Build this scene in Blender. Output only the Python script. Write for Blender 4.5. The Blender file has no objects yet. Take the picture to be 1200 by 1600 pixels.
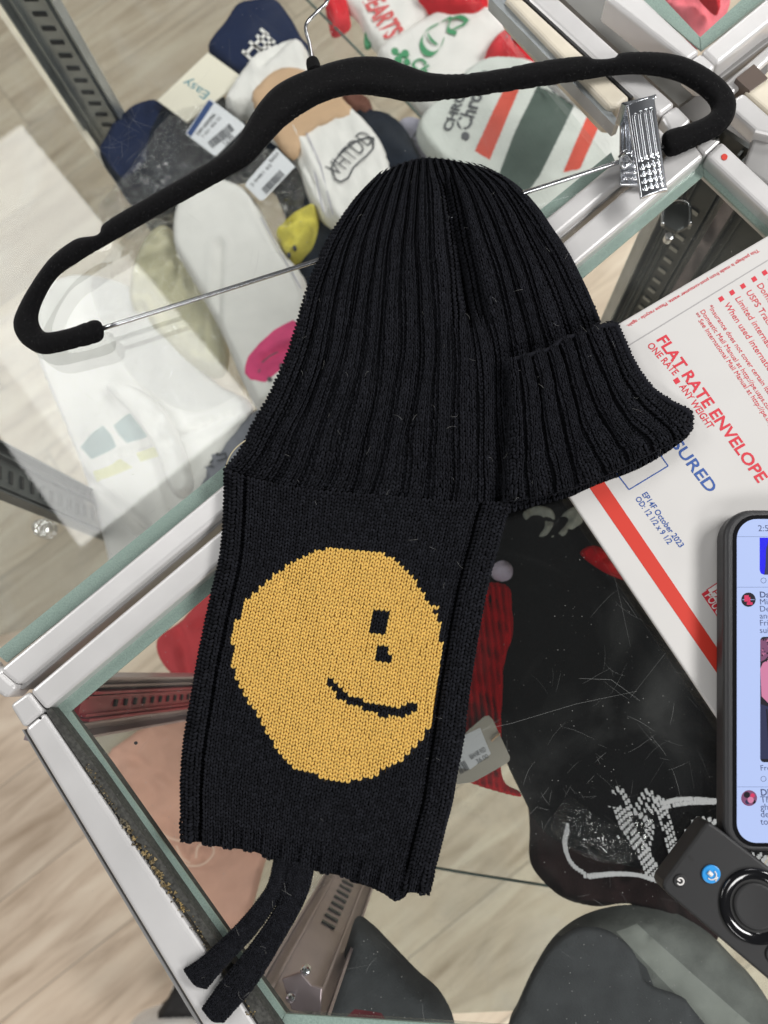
import bpy, math, random
import numpy as np
from mathutils import Vector, Matrix
from mathutils.geometry import delaunay_2d_cdt
random.seed(7); RNG = np.random.default_rng(7)
PI = math.pi
scn = bpy.context.scene
COL = scn.collection

# ------------------------------------------------------------------ camera
H = 0.38                       # lens height above the counter glass (m)
F = 1200.0                     # focal length in photo pixels (1200 x 1600)
_d = np.array([95., -255., -F]); _d /= np.linalg.norm(_d)
_up = -_d
_y = np.array([0., 1., 0.]) - _up * _up[1]; _y /= np.linalg.norm(_y)
_x = np.cross(_y, _up)
ROT = np.array([_x, _y, _up])
cam = bpy.data.cameras.new('camera'); camo = bpy.data.objects.new('camera', cam); COL.objects.link(camo)
camo.matrix_world = Matrix.Translation((0, 0, H)) @ Matrix([list(map(float, r)) for r in ROT]).to_4x4()
cam.sensor_fit = 'VERTICAL'; cam.sensor_height = 36; cam.sensor_width = 27; cam.lens = 27
cam.clip_start = 0.01; cam.clip_end = 50
cam.dof.use_dof = True; cam.dof.focus_distance = 0.385; cam.dof.aperture_fstop = 8.5
scn.camera = camo

def PW(px, py, z=0.0):
    """photo pixel -> point of the place at height z (vectorised)"""
    px = np.asarray(px, float); py = np.asarray(py, float); z = np.asarray(z, float) + 0 * px
    v = np.stack([px - 600, 800 - py, -F + 0 * px], -1) @ ROT.T
    t = (z - H) / v[..., 2]
    return v * t[..., None] + np.array([0, 0, H])
def P(px, py, z=0.0):
    return Vector(PW(px, py, z).tolist())

# ------------------------------------------------------------------ world, lamps, exposure
w = bpy.data.worlds.new('World'); scn.world = w; w.use_nodes = True
w.node_tree.nodes['Background'].inputs[0].default_value = (0.93, 0.96, 1.0, 1)
w.node_tree.nodes['Background'].inputs[1].default_value = 0.065
HC = 1.57
PANEL_POWER = 46
def area_lamp(name, cx, cy, power=PANEL_POWER, sx=1.2, sy=0.6, ang=-49.6):
    l = bpy.data.lights.new(name, 'AREA'); l.shape = 'RECTANGLE'; l.size = sx; l.size_y = sy
    l.energy = power; l.color = (1.0, 0.985, 0.965)
    o = bpy.data.objects.new(name, l); COL.objects.link(o)
    o.location = (cx, cy, HC); o.rotation_euler = (0, 0, math.radians(ang))
    o['label'] = 'white ceiling light panel above the counter, mirrored in the glass or added for brightness'; o['category'] = 'light'
    return o
a_, b_, c_ = P(25, 195, -HC), P(392, 635, -HC), P(132, 853, -HC)
_c = (a_ + c_) / 2
area_lamp('ceiling_or_fill_light', _c.x, _c.y, 10)
e_ = (b_ - a_).normalized(); n_ = Vector((-e_.y, e_.x, 0))
for x, y, pw in ((1.75, 0.5, 66), (1.6, -1.5, 34), (-0.2, -1.9, 22), (-2.5, 0.6, 34), (0.9, 2.9, 38)):  # unseen panels added for brightness, outside what the glass mirrors
    area_lamp('ceiling_or_fill_light', x, y, pw)
vs = scn.view_settings
scn.display_settings.display_device = 'sRGB'
vs.view_transform = 'Standard'; vs.look = 'None'; vs.exposure = 0.0; vs.gamma = 1; vs.use_curve_mapping = False
scn.render.engine = 'CYCLES'
scn.cycles.transparent_max_bounces = 24; scn.cycles.max_bounces = 8
scn.cycles.caustics_reflective = False; scn.cycles.caustics_refractive = False

# ------------------------------------------------------------------ materials
def lin(c):
    return tuple((x / 255 / 12.92 if x <= 10 else ((x / 255 + .055) / 1.055) ** 2.4) for x in c)
class NT:
    def __init__(s, name):
        s.m = bpy.data.materials.new(name); s.m.use_nodes = True; s.t = s.m.node_tree; s.t.nodes.clear()
        s.out = s.n('ShaderNodeOutputMaterial')
    def n(s, typ, **kw):
        nd = s.t.nodes.new(typ)
        for k, v in kw.items():
            if k in nd.inputs: nd.inputs[k].default_value = v
            else: setattr(nd, k, v)
        return nd
    def l(s, a, b): s.t.links.new(a, b)
def mat(name, col, rough=.6, metal=0., noise=0., nscale=40., bump=0., bscale=300., spec=.5, sheen=0., coat=0., emit=0., island=0., col2=None, stretch=None, alpha=1.):
    g = NT(name); b = g.n('ShaderNodeBsdfPrincipled')
    b.inputs['Base Color'].default_value = (*col, 1); b.inputs['Roughness'].default_value = rough
    b.inputs['Metallic'].default_value = metal; b.inputs['Specular IOR Level'].default_value = spec
    b.inputs['Sheen Weight'].default_value = sheen; b.inputs['Coat Weight'].default_value = coat
    b.inputs['Alpha'].default_value = alpha
    tc = g.n('ShaderNodeTexCoord'); src = tc.outputs['Object']
    if stretch:
        mp = g.n('ShaderNodeMapping'); mp.inputs['Scale'].default_value = stretch[:3]
        mp.inputs['Rotation'].default_value = (0, 0, stretch[3]); mp.vector_type = 'TEXTURE'
        g.l(src, mp.inputs[0]); src = mp.outputs[0]
    if noise or col2:
        nz = g.n('ShaderNodeTexNoise'); nz.inputs['Scale'].default_value = nscale; nz.inputs['Detail'].default_value = 6
        g.l(src, nz.inputs['Vector'])
        mx = g.n('ShaderNodeMix', data_type='RGBA')
        c2 = col2 if col2 else tuple(min(1, c * (1 + noise)) for c in col)
        c1 = col if col2 else tuple(c * (1 - noise) for c in col)
        mx.inputs[6].default_value = (*c1, 1); mx.inputs[7].default_value = (*c2, 1)
        rp = g.n('ShaderNodeMapRange'); rp.inputs[1].default_value = .3; rp.inputs[2].default_value = .7
        g.l(nz.outputs[0], rp.inputs[0]); g.l(rp.outputs[0], mx.inputs[0]); g.l(mx.outputs[2], b.inputs['Base Color'])
        last = mx.outputs[2]
    else: last = None
    if island:
        ge = g.n('ShaderNodeNewGeometry'); mr = g.n('ShaderNodeMapRange')
        mr.inputs[3].default_value = 1 - island; mr.inputs[4].default_value = 1 + island
        g.l(ge.outputs['Random Per Island'], mr.inputs[0])
        hs = g.n('ShaderNodeHueSaturation'); hs.inputs['Color'].default_value = (*col, 1)
        if last: g.l(last, hs.inputs['Color'])
        g.l(mr.outputs[0], hs.inputs['Value']); g.l(hs.outputs[0], b.inputs['Base Color'])
    if bump:
        n2 = g.n('ShaderNodeTexNoise'); n2.inputs['Scale'].default_value = bscale; n2.inputs['Detail'].default_value = 4
        g.l(tc.outputs['Object'], n2.inputs['Vector'])
        bp = g.n('ShaderNodeBump'); bp.inputs['Strength'].default_value = bump; bp.inputs['Distance'].default_value = .001
        g.l(n2.outputs[0], bp.inputs['Height']); g.l(bp.outputs[0], b.inputs['Normal'])
    if emit:
        b.inputs['Emission Color'].default_value = (*col, 1); b.inputs['Emission Strength'].default_value = emit
    g.l(b.outputs[0], g.out.inputs[0]); g.m.diffuse_color = (*col, 1)
    return g.m
def glass_mat(name, tint=(.965, .98, .97), rough=.012, haze=.002, refl=1.0):
    g = NT(name)
    tr = g.n('ShaderNodeBsdfTransparent'); tr.inputs[0].default_value = (*tint, 1)
    gl = g.n('ShaderNodeBsdfGlossy'); gl.inputs['Roughness'].default_value = rough; gl.inputs[0].default_value = (1, 1, 1, 1)
    lw = g.n('ShaderNodeLayerWeight'); lw.inputs[0].default_value = .5
    pw = g.n('ShaderNodeMath', operation='POWER'); pw.inputs[1].default_value = 5
    g.l(lw.outputs['Facing'], pw.inputs[0])
    ma = g.n('ShaderNodeMath', operation='MULTIPLY_ADD'); ma.inputs[1].default_value = .95; ma.inputs[2].default_value = .043 * refl
    g.l(pw.outputs[0], ma.inputs[0])
    m1 = g.n('ShaderNodeMixShader'); g.l(ma.outputs[0], m1.inputs[0]); g.l(tr.outputs[0], m1.inputs[1]); g.l(gl.outputs[0], m1.inputs[2])
    df = g.n('ShaderNodeBsdfDiffuse'); df.inputs[0].default_value = (.8, .82, .8, 1)
    tc = g.n('ShaderNodeTexCoord'); nz = g.n('ShaderNodeTexNoise'); nz.inputs['Scale'].default_value = 14; nz.inputs['Detail'].default_value = 5
    g.l(tc.outputs['Object'], nz.inputs['Vector'])
    mr = g.n('ShaderNodeMapRange'); nz.inputs['Distortion'].default_value = 1.2; mr.inputs[1].default_value = .48; mr.inputs[2].default_value = .78; mr.inputs[3].default_value = haze * 1.5; mr.inputs[4].default_value = haze * 12
    g.l(nz.outputs[0], mr.inputs[0])
    m2 = g.n('ShaderNodeMixShader'); g.l(mr.outputs[0], m2.inputs[0]); g.l(m1.outputs[0], m2.inputs[1]); g.l(df.outputs[0], m2.inputs[2])
    g.l(m2.outputs[0], g.out.inputs[0]); return g.m
def film_mat(name, amount=.16, haze=.06, rough=.12, bump=.9, bscale=60):
    g = NT(name)
    tr = g.n('ShaderNodeBsdfTransparent'); tr.inputs[0].default_value = (.97, .97, .97, 1)
    gl = g.n('ShaderNodeBsdfGlossy'); gl.inputs['Roughness'].default_value = rough
    tc = g.n('ShaderNodeTexCoord'); nz = g.n('ShaderNodeTexNoise'); nz.inputs['Scale'].default_value = bscale; nz.inputs['Detail'].default_value = 3; nz.inputs['Distortion'].default_value = 1.5
    g.l(tc.outputs['Object'], nz.inputs['Vector'])
    bp = g.n('ShaderNodeBump'); bp.inputs['Strength'].default_value = bump; bp.inputs['Distance'].default_value = .02
    g.l(nz.outputs[0], bp.inputs['Height']); g.l(bp.outputs[0], gl.inputs['Normal'])
    m1 = g.n('ShaderNodeMixShader'); m1.inputs[0].default_value = amount; g.l(tr.outputs[0], m1.inputs[1]); g.l(gl.outputs[0], m1.inputs[2])
    df = g.n('ShaderNodeBsdfDiffuse'); df.inputs[0].default_value = (.85, .86, .85, 1)
    m2 = g.n('ShaderNodeMixShader'); m2.inputs[0].default_value = haze; g.l(m1.outputs[0], m2.inputs[1]); g.l(df.outputs[0], m2.inputs[2])
    g.l(m2.outputs[0], g.out.inputs[0]); return g.m
def faint(name, col, a):
    g = NT(name); tr = g.n('ShaderNodeBsdfTransparent'); df = g.n('ShaderNodeBsdfDiffuse'); df.inputs[0].default_value = (*col, 1)
    m = g.n('ShaderNodeMixShader'); m.inputs[0].default_value = a; g.l(tr.outputs[0], m.inputs[1]); g.l(df.outputs[0], m.inputs[2]); g.l(m.outputs[0], g.out.inputs[0]); return g.m

M = dict(
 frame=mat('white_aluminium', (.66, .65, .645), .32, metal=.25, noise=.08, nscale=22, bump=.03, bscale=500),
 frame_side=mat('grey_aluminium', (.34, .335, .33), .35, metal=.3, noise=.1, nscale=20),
 cream=mat('cream_metal', (.70, .64, .52), .35, noise=.08, nscale=50),
 dark=mat('dark_gap', (.02, .02, .02), .8),
 seal=mat('rubber_seal', (.03, .03, .032), .6),
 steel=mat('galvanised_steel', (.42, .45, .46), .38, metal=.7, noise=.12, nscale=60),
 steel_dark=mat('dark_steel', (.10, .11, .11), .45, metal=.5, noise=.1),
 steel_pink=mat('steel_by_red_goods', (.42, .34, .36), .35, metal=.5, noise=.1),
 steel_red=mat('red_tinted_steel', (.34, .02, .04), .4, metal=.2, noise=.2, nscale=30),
 band=mat('frosted_green_edge', (.33, .42, .385), .7, noise=.18, nscale=1500, bump=.2, bscale=1500),
 glass=glass_mat('counter_glass'),
 shelfglass=glass_mat('shelf_glass', (.865, .885, .875), .02, .010, .5),
 shelfglass2=glass_mat('grey_shelf_glass', (.79, .815, .80), .02, .012, .5),
 edgegreen=mat('glass_edge', (.06, .10, .085), .3),
 debris=mat('gravelly_dirt', (.12, .10, .06), .9, noise=.8, nscale=900, bump=.8, bscale=900, col2=(.30, .24, .12)),
 grime=mat('dirty_channel', (.045, .045, .04), .8, noise=.6, nscale=700, bump=.5),
 wool=mat('black_wool', (.0125, .0132, .0170), 1.0, spec=.06, sheen=.02, noise=.25, nscale=900, bump=.6, bscale=2600, island=.35),
 wool_base=mat('shaded_wool_backing', (.004, .0042, .005), 1.0, spec=.0),  # darker than the yarn, putting shade between stitches into its colour
 yarn=mat('mustard_wool', (.74, .475, .115), .85, spec=.2, sheen=.15, noise=.06, nscale=900, bump=.3, bscale=2600, island=.05),
 yarn_base=mat('shaded_mustard_backing', (.42, .22, .035), 1.0, spec=.0),  # deeper mustard, shade in the stitch gaps put into the colour
 velvet=mat('black_velvet', (.0035, .0035, .004), .95, spec=.08, sheen=.09, noise=.5, nscale=700, bump=.25, bscale=2500),
 chrome=mat('chrome', (.72, .74, .78), .2, metal=1.),
 rod=mat('steel_rod', (.60, .61, .63), .22, metal=1.),
 paper=mat('white_card', (.60, .587, .572), .75, noise=.025, nscale=25),
 red_ink=mat('red_ink', (.62, .025, .045), .6),
 red_stripe=mat('red_stripe_ink', (.58, .032, .016), .6),
 blue_ink=mat('blue_ink', (.03, .09, .33), .6),
 white_ink=mat('white_ink', (.78, .76, .74), .6),
 grey_line=mat('grey_crease', (.38, .37, .37), .7),
 phone_case=mat('phone_case', (.028, .028, .030), .42, bump=.15, bscale=2000),
 phone_btn=mat('phone_button', (.02, .02, .022), .35),
 bezel=mat('phone_bezel', (.006, .006, .007), .15),
 remote=mat('remote_plastic', (.013, .013, .014), .5, bump=.12, bscale=3500),
 gloss=mat('gloss_black', (.006, .006, .007), .12, coat=.5),
 key=mat('key_rubber', (.011, .011, .012), .6),
 blue_key=mat('blue_key', (.03, .30, .72), .35),
)
def screen(name, c, s):
    m = mat(name, lin(c), .25, emit=s); m.node_tree.nodes['Principled BSDF'].inputs['Base Color'].default_value = (.01, .01, .01, 1); return m
M['scr'] = screen('lit_screen', (186, 204, 250), .97)
M['scr_txt'] = screen('screen_text', (92, 102, 150), .6)
M['scr_blue'] = screen('screen_blue', (12, 0, 250), .9)
M['scr_pink'] = screen('screen_pink', (245, 150, 190), .7)
M['scr_navy'] = screen('screen_navy', (50, 55, 95), .7)
M['scr_dark'] = screen('screen_dark', (24, 18, 34), .7)
M['scr_hot'] = screen('screen_hot_pink', (235, 60, 110), .8)
M['scr_line'] = screen('screen_line', (168, 186, 235), .7)
M['scr_mauve'] = screen('screen_mauve', (150, 90, 130), .7)

# ------------------------------------------------------------------ object helpers
def link(o, parent=None):
    COL.objects.link(o)
    if parent is not None: o.parent = parent
    return o
def tag(o, label=None, cat=None, group=None, kind=None):
    if label: o['label'] = label
    if cat: o['category'] = cat
    if group: o['group'] = group
    if kind: o['kind'] = kind
    return o
def thing(name, label, cat, group=None, loc=(0, 0, 0)):
    o = bpy.data.objects.new(name, None); o.empty_display_size = .01; link(o)
    return tag(o, label, cat, group)
def mesh(name, verts, faces, mats, parent=None, idx=None, smooth=False):
    me = bpy.data.meshes.new(name)
    me.from_pydata([tuple(map(float, v)) for v in verts], [], faces); me.update()
    for m in (mats if isinstance(mats, (list, tuple)) else [mats]): me.materials.append(m)
    if idx is not None: me.polygons.foreach_set('material_index', np.asarray(idx, np.int32))
    if smooth: me.polygons.foreach_set('use_smooth', np.ones(len(me.polygons), bool))
    return link(bpy.data.objects.new(name, me), parent)
def np_mesh(name, V, Q, mats, parent=None, idx=None):
    """V (n,3) array, Q (m,4) quads"""
    me = bpy.data.meshes.new(name)
    me.vertices.add(len(V)); me.vertices.foreach_set('co', np.ascontiguousarray(V, np.float32).ravel())
    me.loops.add(Q.size); me.loops.foreach_set('vertex_index', np.ascontiguousarray(Q, np.int32).ravel())
    me.polygons.add(len(Q)); me.polygons.foreach_set('loop_start', np.arange(0, Q.size, Q.shape[1], dtype=np.int32))
    me.polygons.foreach_set('use_smooth', np.ones(len(Q), bool))
    for m in (mats if isinstance(mats, (list, tuple)) else [mats]): me.materials.append(m)
    if idx is not None: me.polygons.foreach_set('material_index', np.asarray(idx, np.int32))
    me.update(calc_edges=True); me.validate()
    return link(bpy.data.objects.new(name, me), parent)
def bev(o, wd, seg=2):
    m = o.modifiers.new('bevel', 'BEVEL'); m.width = wd; m.segments = seg; m.limit_method = 'ANGLE'; m.angle_limit = math.radians(40)
    return o
def slab(name, pts, zt, zb, m, parent=None, bevel=0., seg=2, zref=None):
    """prism: photo outline at height zt, extruded straight down to zb"""
    zr = zt if zref is None else zref
    w_ = [P(x, y, zr) for x, y in pts]; n = len(w_)
    area = sum(w_[i].x * w_[(i + 1) % n].y - w_[(i + 1) % n].x * w_[i].y for i in range(n))
    if area < 0: w_ = w_[::-1]
    v = [(p.x, p.y, zt) for p in w_] + [(p.x, p.y, zb) for p in w_]
    f = [list(range(n)), list(range(2 * n - 1, n - 1, -1))] + [[i + n, (i + 1) % n + n, (i + 1) % n, i] for i in range(n)]
    o = mesh(name, v, f, m, parent)
    if bevel: bev(o, bevel, seg)
    return o
def catmull(pts, n=6, closed=True):
    p = np.array(pts, float); N = len(p); out = []
    rng_ = range(N if closed else N - 1)
    for i in rng_:
        if closed: a, b, c, d = p[i - 1], p[i], p[(i + 1) % N], p[(i + 2) % N]
        else: a, b, c, d = p[max(i - 1, 0)], p[i], p[i + 1], p[min(i + 2, N - 1)]
        for k in range(n):
            t = k / n
            out.append(.5 * ((2 * b) + (c - a) * t + (2 * a - 5 * b + 4 * c - d) * t * t + (3 * b - a - 3 * c + d) * t ** 3))
    if not closed: out.append(p[-1])
    return np.array(out)
def inside(pt, poly):
    x, y = pt; c = False; n = len(poly)
    for i in range(n):
        x1, y1 = poly[i]; x2, y2 = poly[i - 1]
        if (y1 > y) != (y2 > y) and x < (x2 - x1) * (y - y1) / (y2 - y1) + x1: c = not c
    return c
def inside_np(X, Y, poly):
    poly = np.asarray(poly, float); c = np.zeros(X.shape, bool)
    for i in range(len(poly)):
        x1, y1 = poly[i]; x2, y2 = poly[i - 1]
        if y1 == y2: continue
        c ^= ((y1 > Y) != (y2 > Y)) & (X < (x2 - x1) * (Y - y1) / (y2 - y1) + x1)
    return c
def segdist(X, Y, a, b):
    ax, ay = a; bx, by = b; dx, dy = bx - ax, by - ay; L = dx * dx + dy * dy + 1e-9
    t = np.clip(((X - ax) * dx + (Y - ay) * dy) / L, 0, 1)
    return np.hypot(X - ax - t * dx, Y - ay - t * dy)
def polydist(X, Y, poly, closed=True):
    d = np.full(X.shape, 1e9)
    for i in range(len(poly) if closed else len(poly) - 1):
        d = np.minimum(d, segdist(X, Y, poly[i], poly[(i + 1) % len(poly)]))
    return d
def vnoise(X, Y, s, seed=0):
    """smooth wrinkle noise from a few rotated sines"""
    r = np.random.default_rng(seed); o = 0
    for k in range(7):
        a = r.uniform(0, 2 * PI); f = r.uniform(.5, 1.8) / s; o = o + np.sin((X * math.cos(a) + Y * math.sin(a)) * f * 2 * PI + r.uniform(0, 6)) * r.uniform(.4, 1)
    return o / 3.5
def pillow(name, pts, zb, T, m, parent=None, r=12, step=9, smooth=5, wr=0., ws=60, regions=(), sym=False, seed=1, ridge=None, hfun=None):
    """soft padded body from a photo outline lying at height zb, T thick, rounded over r pixels at its rim.
    regions = [(outline, material)] knitted or printed into it; ridge=(angle, period px, amplitude m) ribbing"""
    out = catmull(pts, smooth) if smooth > 1 else np.array(pts, float)
    verts = [tuple(p) for p in out]; nb = len(verts); edges = [(i, (i + 1) % nb) for i in range(nb)]
    mats = [m]; regs = []
    for rp, rm in regions:
        rq = np.array(rp, float)
        seg = []
        for i in range(len(rq)):
            a, b = rq[i], rq[(i + 1) % len(rq)]; k = max(1, int(np.hypot(*(b - a)) / (step * 1.2)))
            seg += [a + (b - a) * j / k for j in range(k)]
        s0 = len(verts); verts += [tuple(p) for p in seg]
        edges += [(s0 + i, s0 + (i + 1) % len(seg)) for i in range(len(seg))]
        mats.append(rm); regs.append(rq)
    x0, y0 = out.min(0); x1, y1 = out.max(0)
    gx, gy = np.meshgrid(np.arange(x0, x1, step), np.arange(y0, y1, step))
    gx = gx + (np.arange(gx.shape[0]) % 2)[:, None] * step * .5; gx = gx.ravel(); gy = gy.ravel()
    k = inside_np(gx, gy, out) & (polydist(gx, gy, out) > step * .35); gx, gy = gx[k], gy[k]
    verts += list(zip(gx, gy))
    r_ = polydist(gx, gy, out)
    # extra rings near the rim so that the shoulder is round
    for dd in (.12, .35, .7):
        cen = out.mean(0)
        nrm = np.roll(out, -1, 0) - np.roll(out, 1, 0); nrm = np.stack([-nrm[:, 1], nrm[:, 0]], 1); nrm /= np.linalg.norm(nrm, axis=1)[:, None] + 1e-9
        q = out + nrm * dd * r
        ok = inside_np(q[:, 0], q[:, 1], out)
        if ok.mean() < .5: q = out - nrm * dd * r; ok = inside_np(q[:, 0], q[:, 1], out)
        ok &= polydist(q[:, 0], q[:, 1], out) > dd * r * .8
        verts += [tuple(p) for p in q[ok]]
    vo, eo, fo, _, _, _ = delaunay_2d_cdt([Vector(v) for v in verts], edges, [list(range(nb))], 0, 1e-4)
    V = np.array([(v.x, v.y) for v in vo]); cen = np.array([V[list(f)].mean(0) for f in fo])
    keep = inside_np(cen[:, 0], cen[:, 1], out); F_ = [list(f) for f, k_ in zip(fo, keep) if k_]; cen = cen[keep]
    d = polydist(V[:, 0], V[:, 1], out); d[d < 1e-3] = 0
    t = np.clip(d / r, 0, 1); prof = np.sqrt(1 - (1 - t) ** 2)
    z = prof * T
    if wr: z = z + wr * vnoise(V[:, 0], V[:, 1], ws, seed) * np.clip(d / r, 0, 1)
    if ridge:
        a, pr, am = ridge; z = z + am * np.clip(d / r, 0, 1) * np.sin((V[:, 0] * math.cos(a) + V[:, 1] * math.sin(a)) / pr * 2 * PI)
    if hfun is not None: z = z + hfun(V[:, 0], V[:, 1]) * np.clip(d / r, 0, 1)
    if sym: base = PW(V[:, 0], V[:, 1], zb + T / 2); W = base.copy(); W[:, 2] = zb + T / 2 + z / 2
    else: base = PW(V[:, 0], V[:, 1], zb + T * .4); W = base.copy(); W[:, 2] = zb + z
    W2 = base.copy(); W2[:, 2] = (zb + T / 2 - z / 2) if sym else zb - .0004
    idx = []
    for c in cen:
        k = 0
        for i, rp in enumerate(regs):
            if inside(c, rp): k = i + 1
        idx.append(k)
    n = len(W)
    a3 = 0
    for f in F_[:1]:
        p, q, s = W[f[0]], W[f[1]], W[f[2]]; a3 = np.cross(q - p, s - p)[2]
    if a3 < 0: F_ = [f[::-1] for f in F_]
    faces = F_ + [[i + n for i in f[::-1]] for f in F_]
    cnt = {}
    for f in F_:
        for i in range(len(f)): cnt[(f[i], f[(i + 1) % len(f)])] = 1
    if not sym:
        for (a, b) in list(cnt):
            if (b, a) not in cnt: faces.append([b, a, a + n, b + n]); idx_side = 1
    else:
        for (a, b) in list(cnt):
            if (b, a) not in cnt: faces.append([b, a, a + n, b + n])
    idx = idx + idx + [0] * (len(faces) - 2 * len(F_))
    return mesh(name, np.vstack([W, W2]), faces, mats, parent, idx, smooth=True)
def text(s, m, p0, p1, z, parent=None, fit=True, size=None, name='lettering', flip=False, bold=0., sx=1., depth=.00006, group=None):
    """lettering whose baseline runs p0->p1 (photo px) on a surface at height z"""
    cu = bpy.data.curves.new(name, 'FONT'); cu.body = s; cu.extrude = depth / 2; cu.offset = bold; cu.resolution_u = 3
    to = bpy.data.objects.new('tmp', cu); COL.objects.link(to)
    cu.size = 1
    bpy.context.view_layer.update()
    me = bpy.data.meshes.new_from_object(to.evaluated_get(bpy.context.evaluated_depsgraph_get()))
    bpy.data.objects.remove(to); bpy.data.curves.remove(cu)
    me.name = name
    a, b = P(*p0, z), P(*p1, z); d = b - a; L = d.length; d.normalize(); n = Vector((-d.y, d.x, 0))
    if flip: n = -n
    xs = [v.co.x for v in me.vertices]; wd = max(xs) if xs else 1
    sc = L / wd if fit else size
    scy = sc if size is None else size
    for v in me.vertices:
        q = a + d * v.co.x * (sc if fit else sc * sx) + n * v.co.y * scy
        zz = v.co.z * 1.0
        v.co = (q.x, q.y, z + zz)
    me.materials.clear(); me.materials.append(m)
    return link(bpy.data.objects.new(name, me), parent)
def tube(name, pts, rad, m, parent=None, seg=10, n=6):
    p = catmull(pts, n, closed=False); k = len(p); V = []; Fq = []
    for i in range(k):
        t = p[min(i + 1, k - 1)] - p[max(i - 1, 0)]; t /= np.linalg.norm(t) + 1e-12
        s = np.cross(t, [0, 0, 1.]); 
        if np.linalg.norm(s) < 1e-3: s = np.cross(t, [0, 1., 0])
        s /= np.linalg.norm(s); u = np.cross(s, t)
        rr = rad[0] + (rad[1] - rad[0]) * i / (k - 1) if isinstance(rad, tuple) else rad
        for j in range(seg):
            a = 2 * PI * j / seg; V.append(p[i] + rr * (s * math.cos(a) + u * math.sin(a)))
    for i in range(k - 1):
        for j in range(seg): Fq.append([i * seg + j, i * seg + (j + 1) % seg, (i + 1) * seg + (j + 1) % seg, (i + 1) * seg + j])
    Fq.append(list(range(seg))[::-1]); Fq.append([(k - 1) * seg + j for j in range(seg)])
    return mesh(name, V, Fq, m, parent, smooth=True)
def ptube(name, ppts, rad, m, parent=None, **kw):
    return tube(name, [list(P(x, y, z)) for x, y, z in ppts], rad, m, parent, **kw)
def disc(cx, cy, r, n=28): return [(cx + r * math.cos(2 * PI * i / n), cy + r * math.sin(2 * PI * i / n)) for i in range(n)]
def quads(pairs): return pairs

# ================================================================== SETTING
FLOOR_Z = -0.95
g = NT('vinyl_plank_floor'); tc = g.n('ShaderNodeTexCoord')
mp = g.n('ShaderNodeMapping'); mp.inputs['Rotation'].default_value = (0, 0, math.radians(-38)); g.l(tc.outputs['Object'], mp.inputs[0])
br = g.n('ShaderNodeTexBrick'); br.offset = .37; br.inputs['Scale'].default_value = 1; br.inputs['Brick Width'].default_value = .92; br.inputs['Row Height'].default_value = .155
br.inputs['Mortar Size'].default_value = .0010; br.inputs['Mortar Smooth'].default_value = .3; br.inputs['Bias'].default_value = 0
br.inputs['Color1'].default_value = (.0, .0, .0, 1); br.inputs['Color2'].default_value = (1, 1, 1, 1); br.inputs['Mortar'].default_value = (.5, .5, .5, 1)
g.l(mp.outputs[0], br.inputs['Vector'])
ms = g.n('ShaderNodeMapping'); ms.inputs['Scale'].default_value = (1.7, 13, 1); g.l(mp.outputs[0], ms.inputs[0])
ad = g.n('ShaderNodeVectorMath', operation='ADD'); g.l(ms.outputs[0], ad.inputs[0])
sc_ = g.n('ShaderNodeVectorMath', operation='SCALE'); sc_.inputs['Scale'].default_value = 7.; g.l(br.outputs['Color'], sc_.inputs[0]); g.l(sc_.outputs[0], ad.inputs[1])
nz = g.n('ShaderNodeTexNoise'); nz.inputs['Scale'].default_value = 2.2; nz.inputs['Detail'].default_value = 9; nz.inputs['Roughness'].default_value = .62; nz.inputs['Distortion'].default_value = .7
g.l(ad.outputs[0], nz.inputs['Vector'])
cr = g.n('ShaderNodeValToRGB'); el = cr.color_ramp.elements
el[0].position = .28; el[0].color = (.44, .325, .225, 1); el[1].position = .72; el[1].color = (.86, .73, .575, 1)
e2 = el.new(.5); e2.color = (.70, .56, .425, 1)
g.l(nz.outputs[0], cr.inputs[0])
hs = g.n('ShaderNodeHueSaturation'); g.l(cr.outputs[0], hs.inputs['Color'])
mr = g.n('ShaderNodeMapRange'); mr.inputs[3].default_value = .86; mr.inputs[4].default_value = 1.12; g.l(br.outputs['Color'], mr.inputs[0]); g.l(mr.outputs[0], hs.inputs['Value'])
mm = g.n('ShaderNodeMix', data_type='RGBA'); mm.inputs[7].default_value = (.16, .13, .10, 1)
mf = g.n('ShaderNodeMath', operation='MULTIPLY'); mf.inputs[1].default_value = .7; g.l(br.outputs['Fac'], mf.inputs[0])
g.l(mf.outputs[0], mm.inputs[0]); g.l(hs.outputs[0], mm.inputs[6])
bs = g.n('ShaderNodeBsdfPrincipled'); bs.inputs['Roughness'].default_value = .45; g.l(mm.outputs[2], bs.inputs['Base Color']); g.l(bs.outputs[0], g.out.inputs[0])
fl = mesh('floor', [(-4, -4, FLOOR_Z), (4, -4, FLOOR_Z), (4, 4, FLOOR_Z), (-4, 4, FLOOR_Z)], [[0, 1, 2, 3]], g.m)
tag(fl, 'pale vinyl plank floor below the counter', 'floor', kind='structure')

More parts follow.
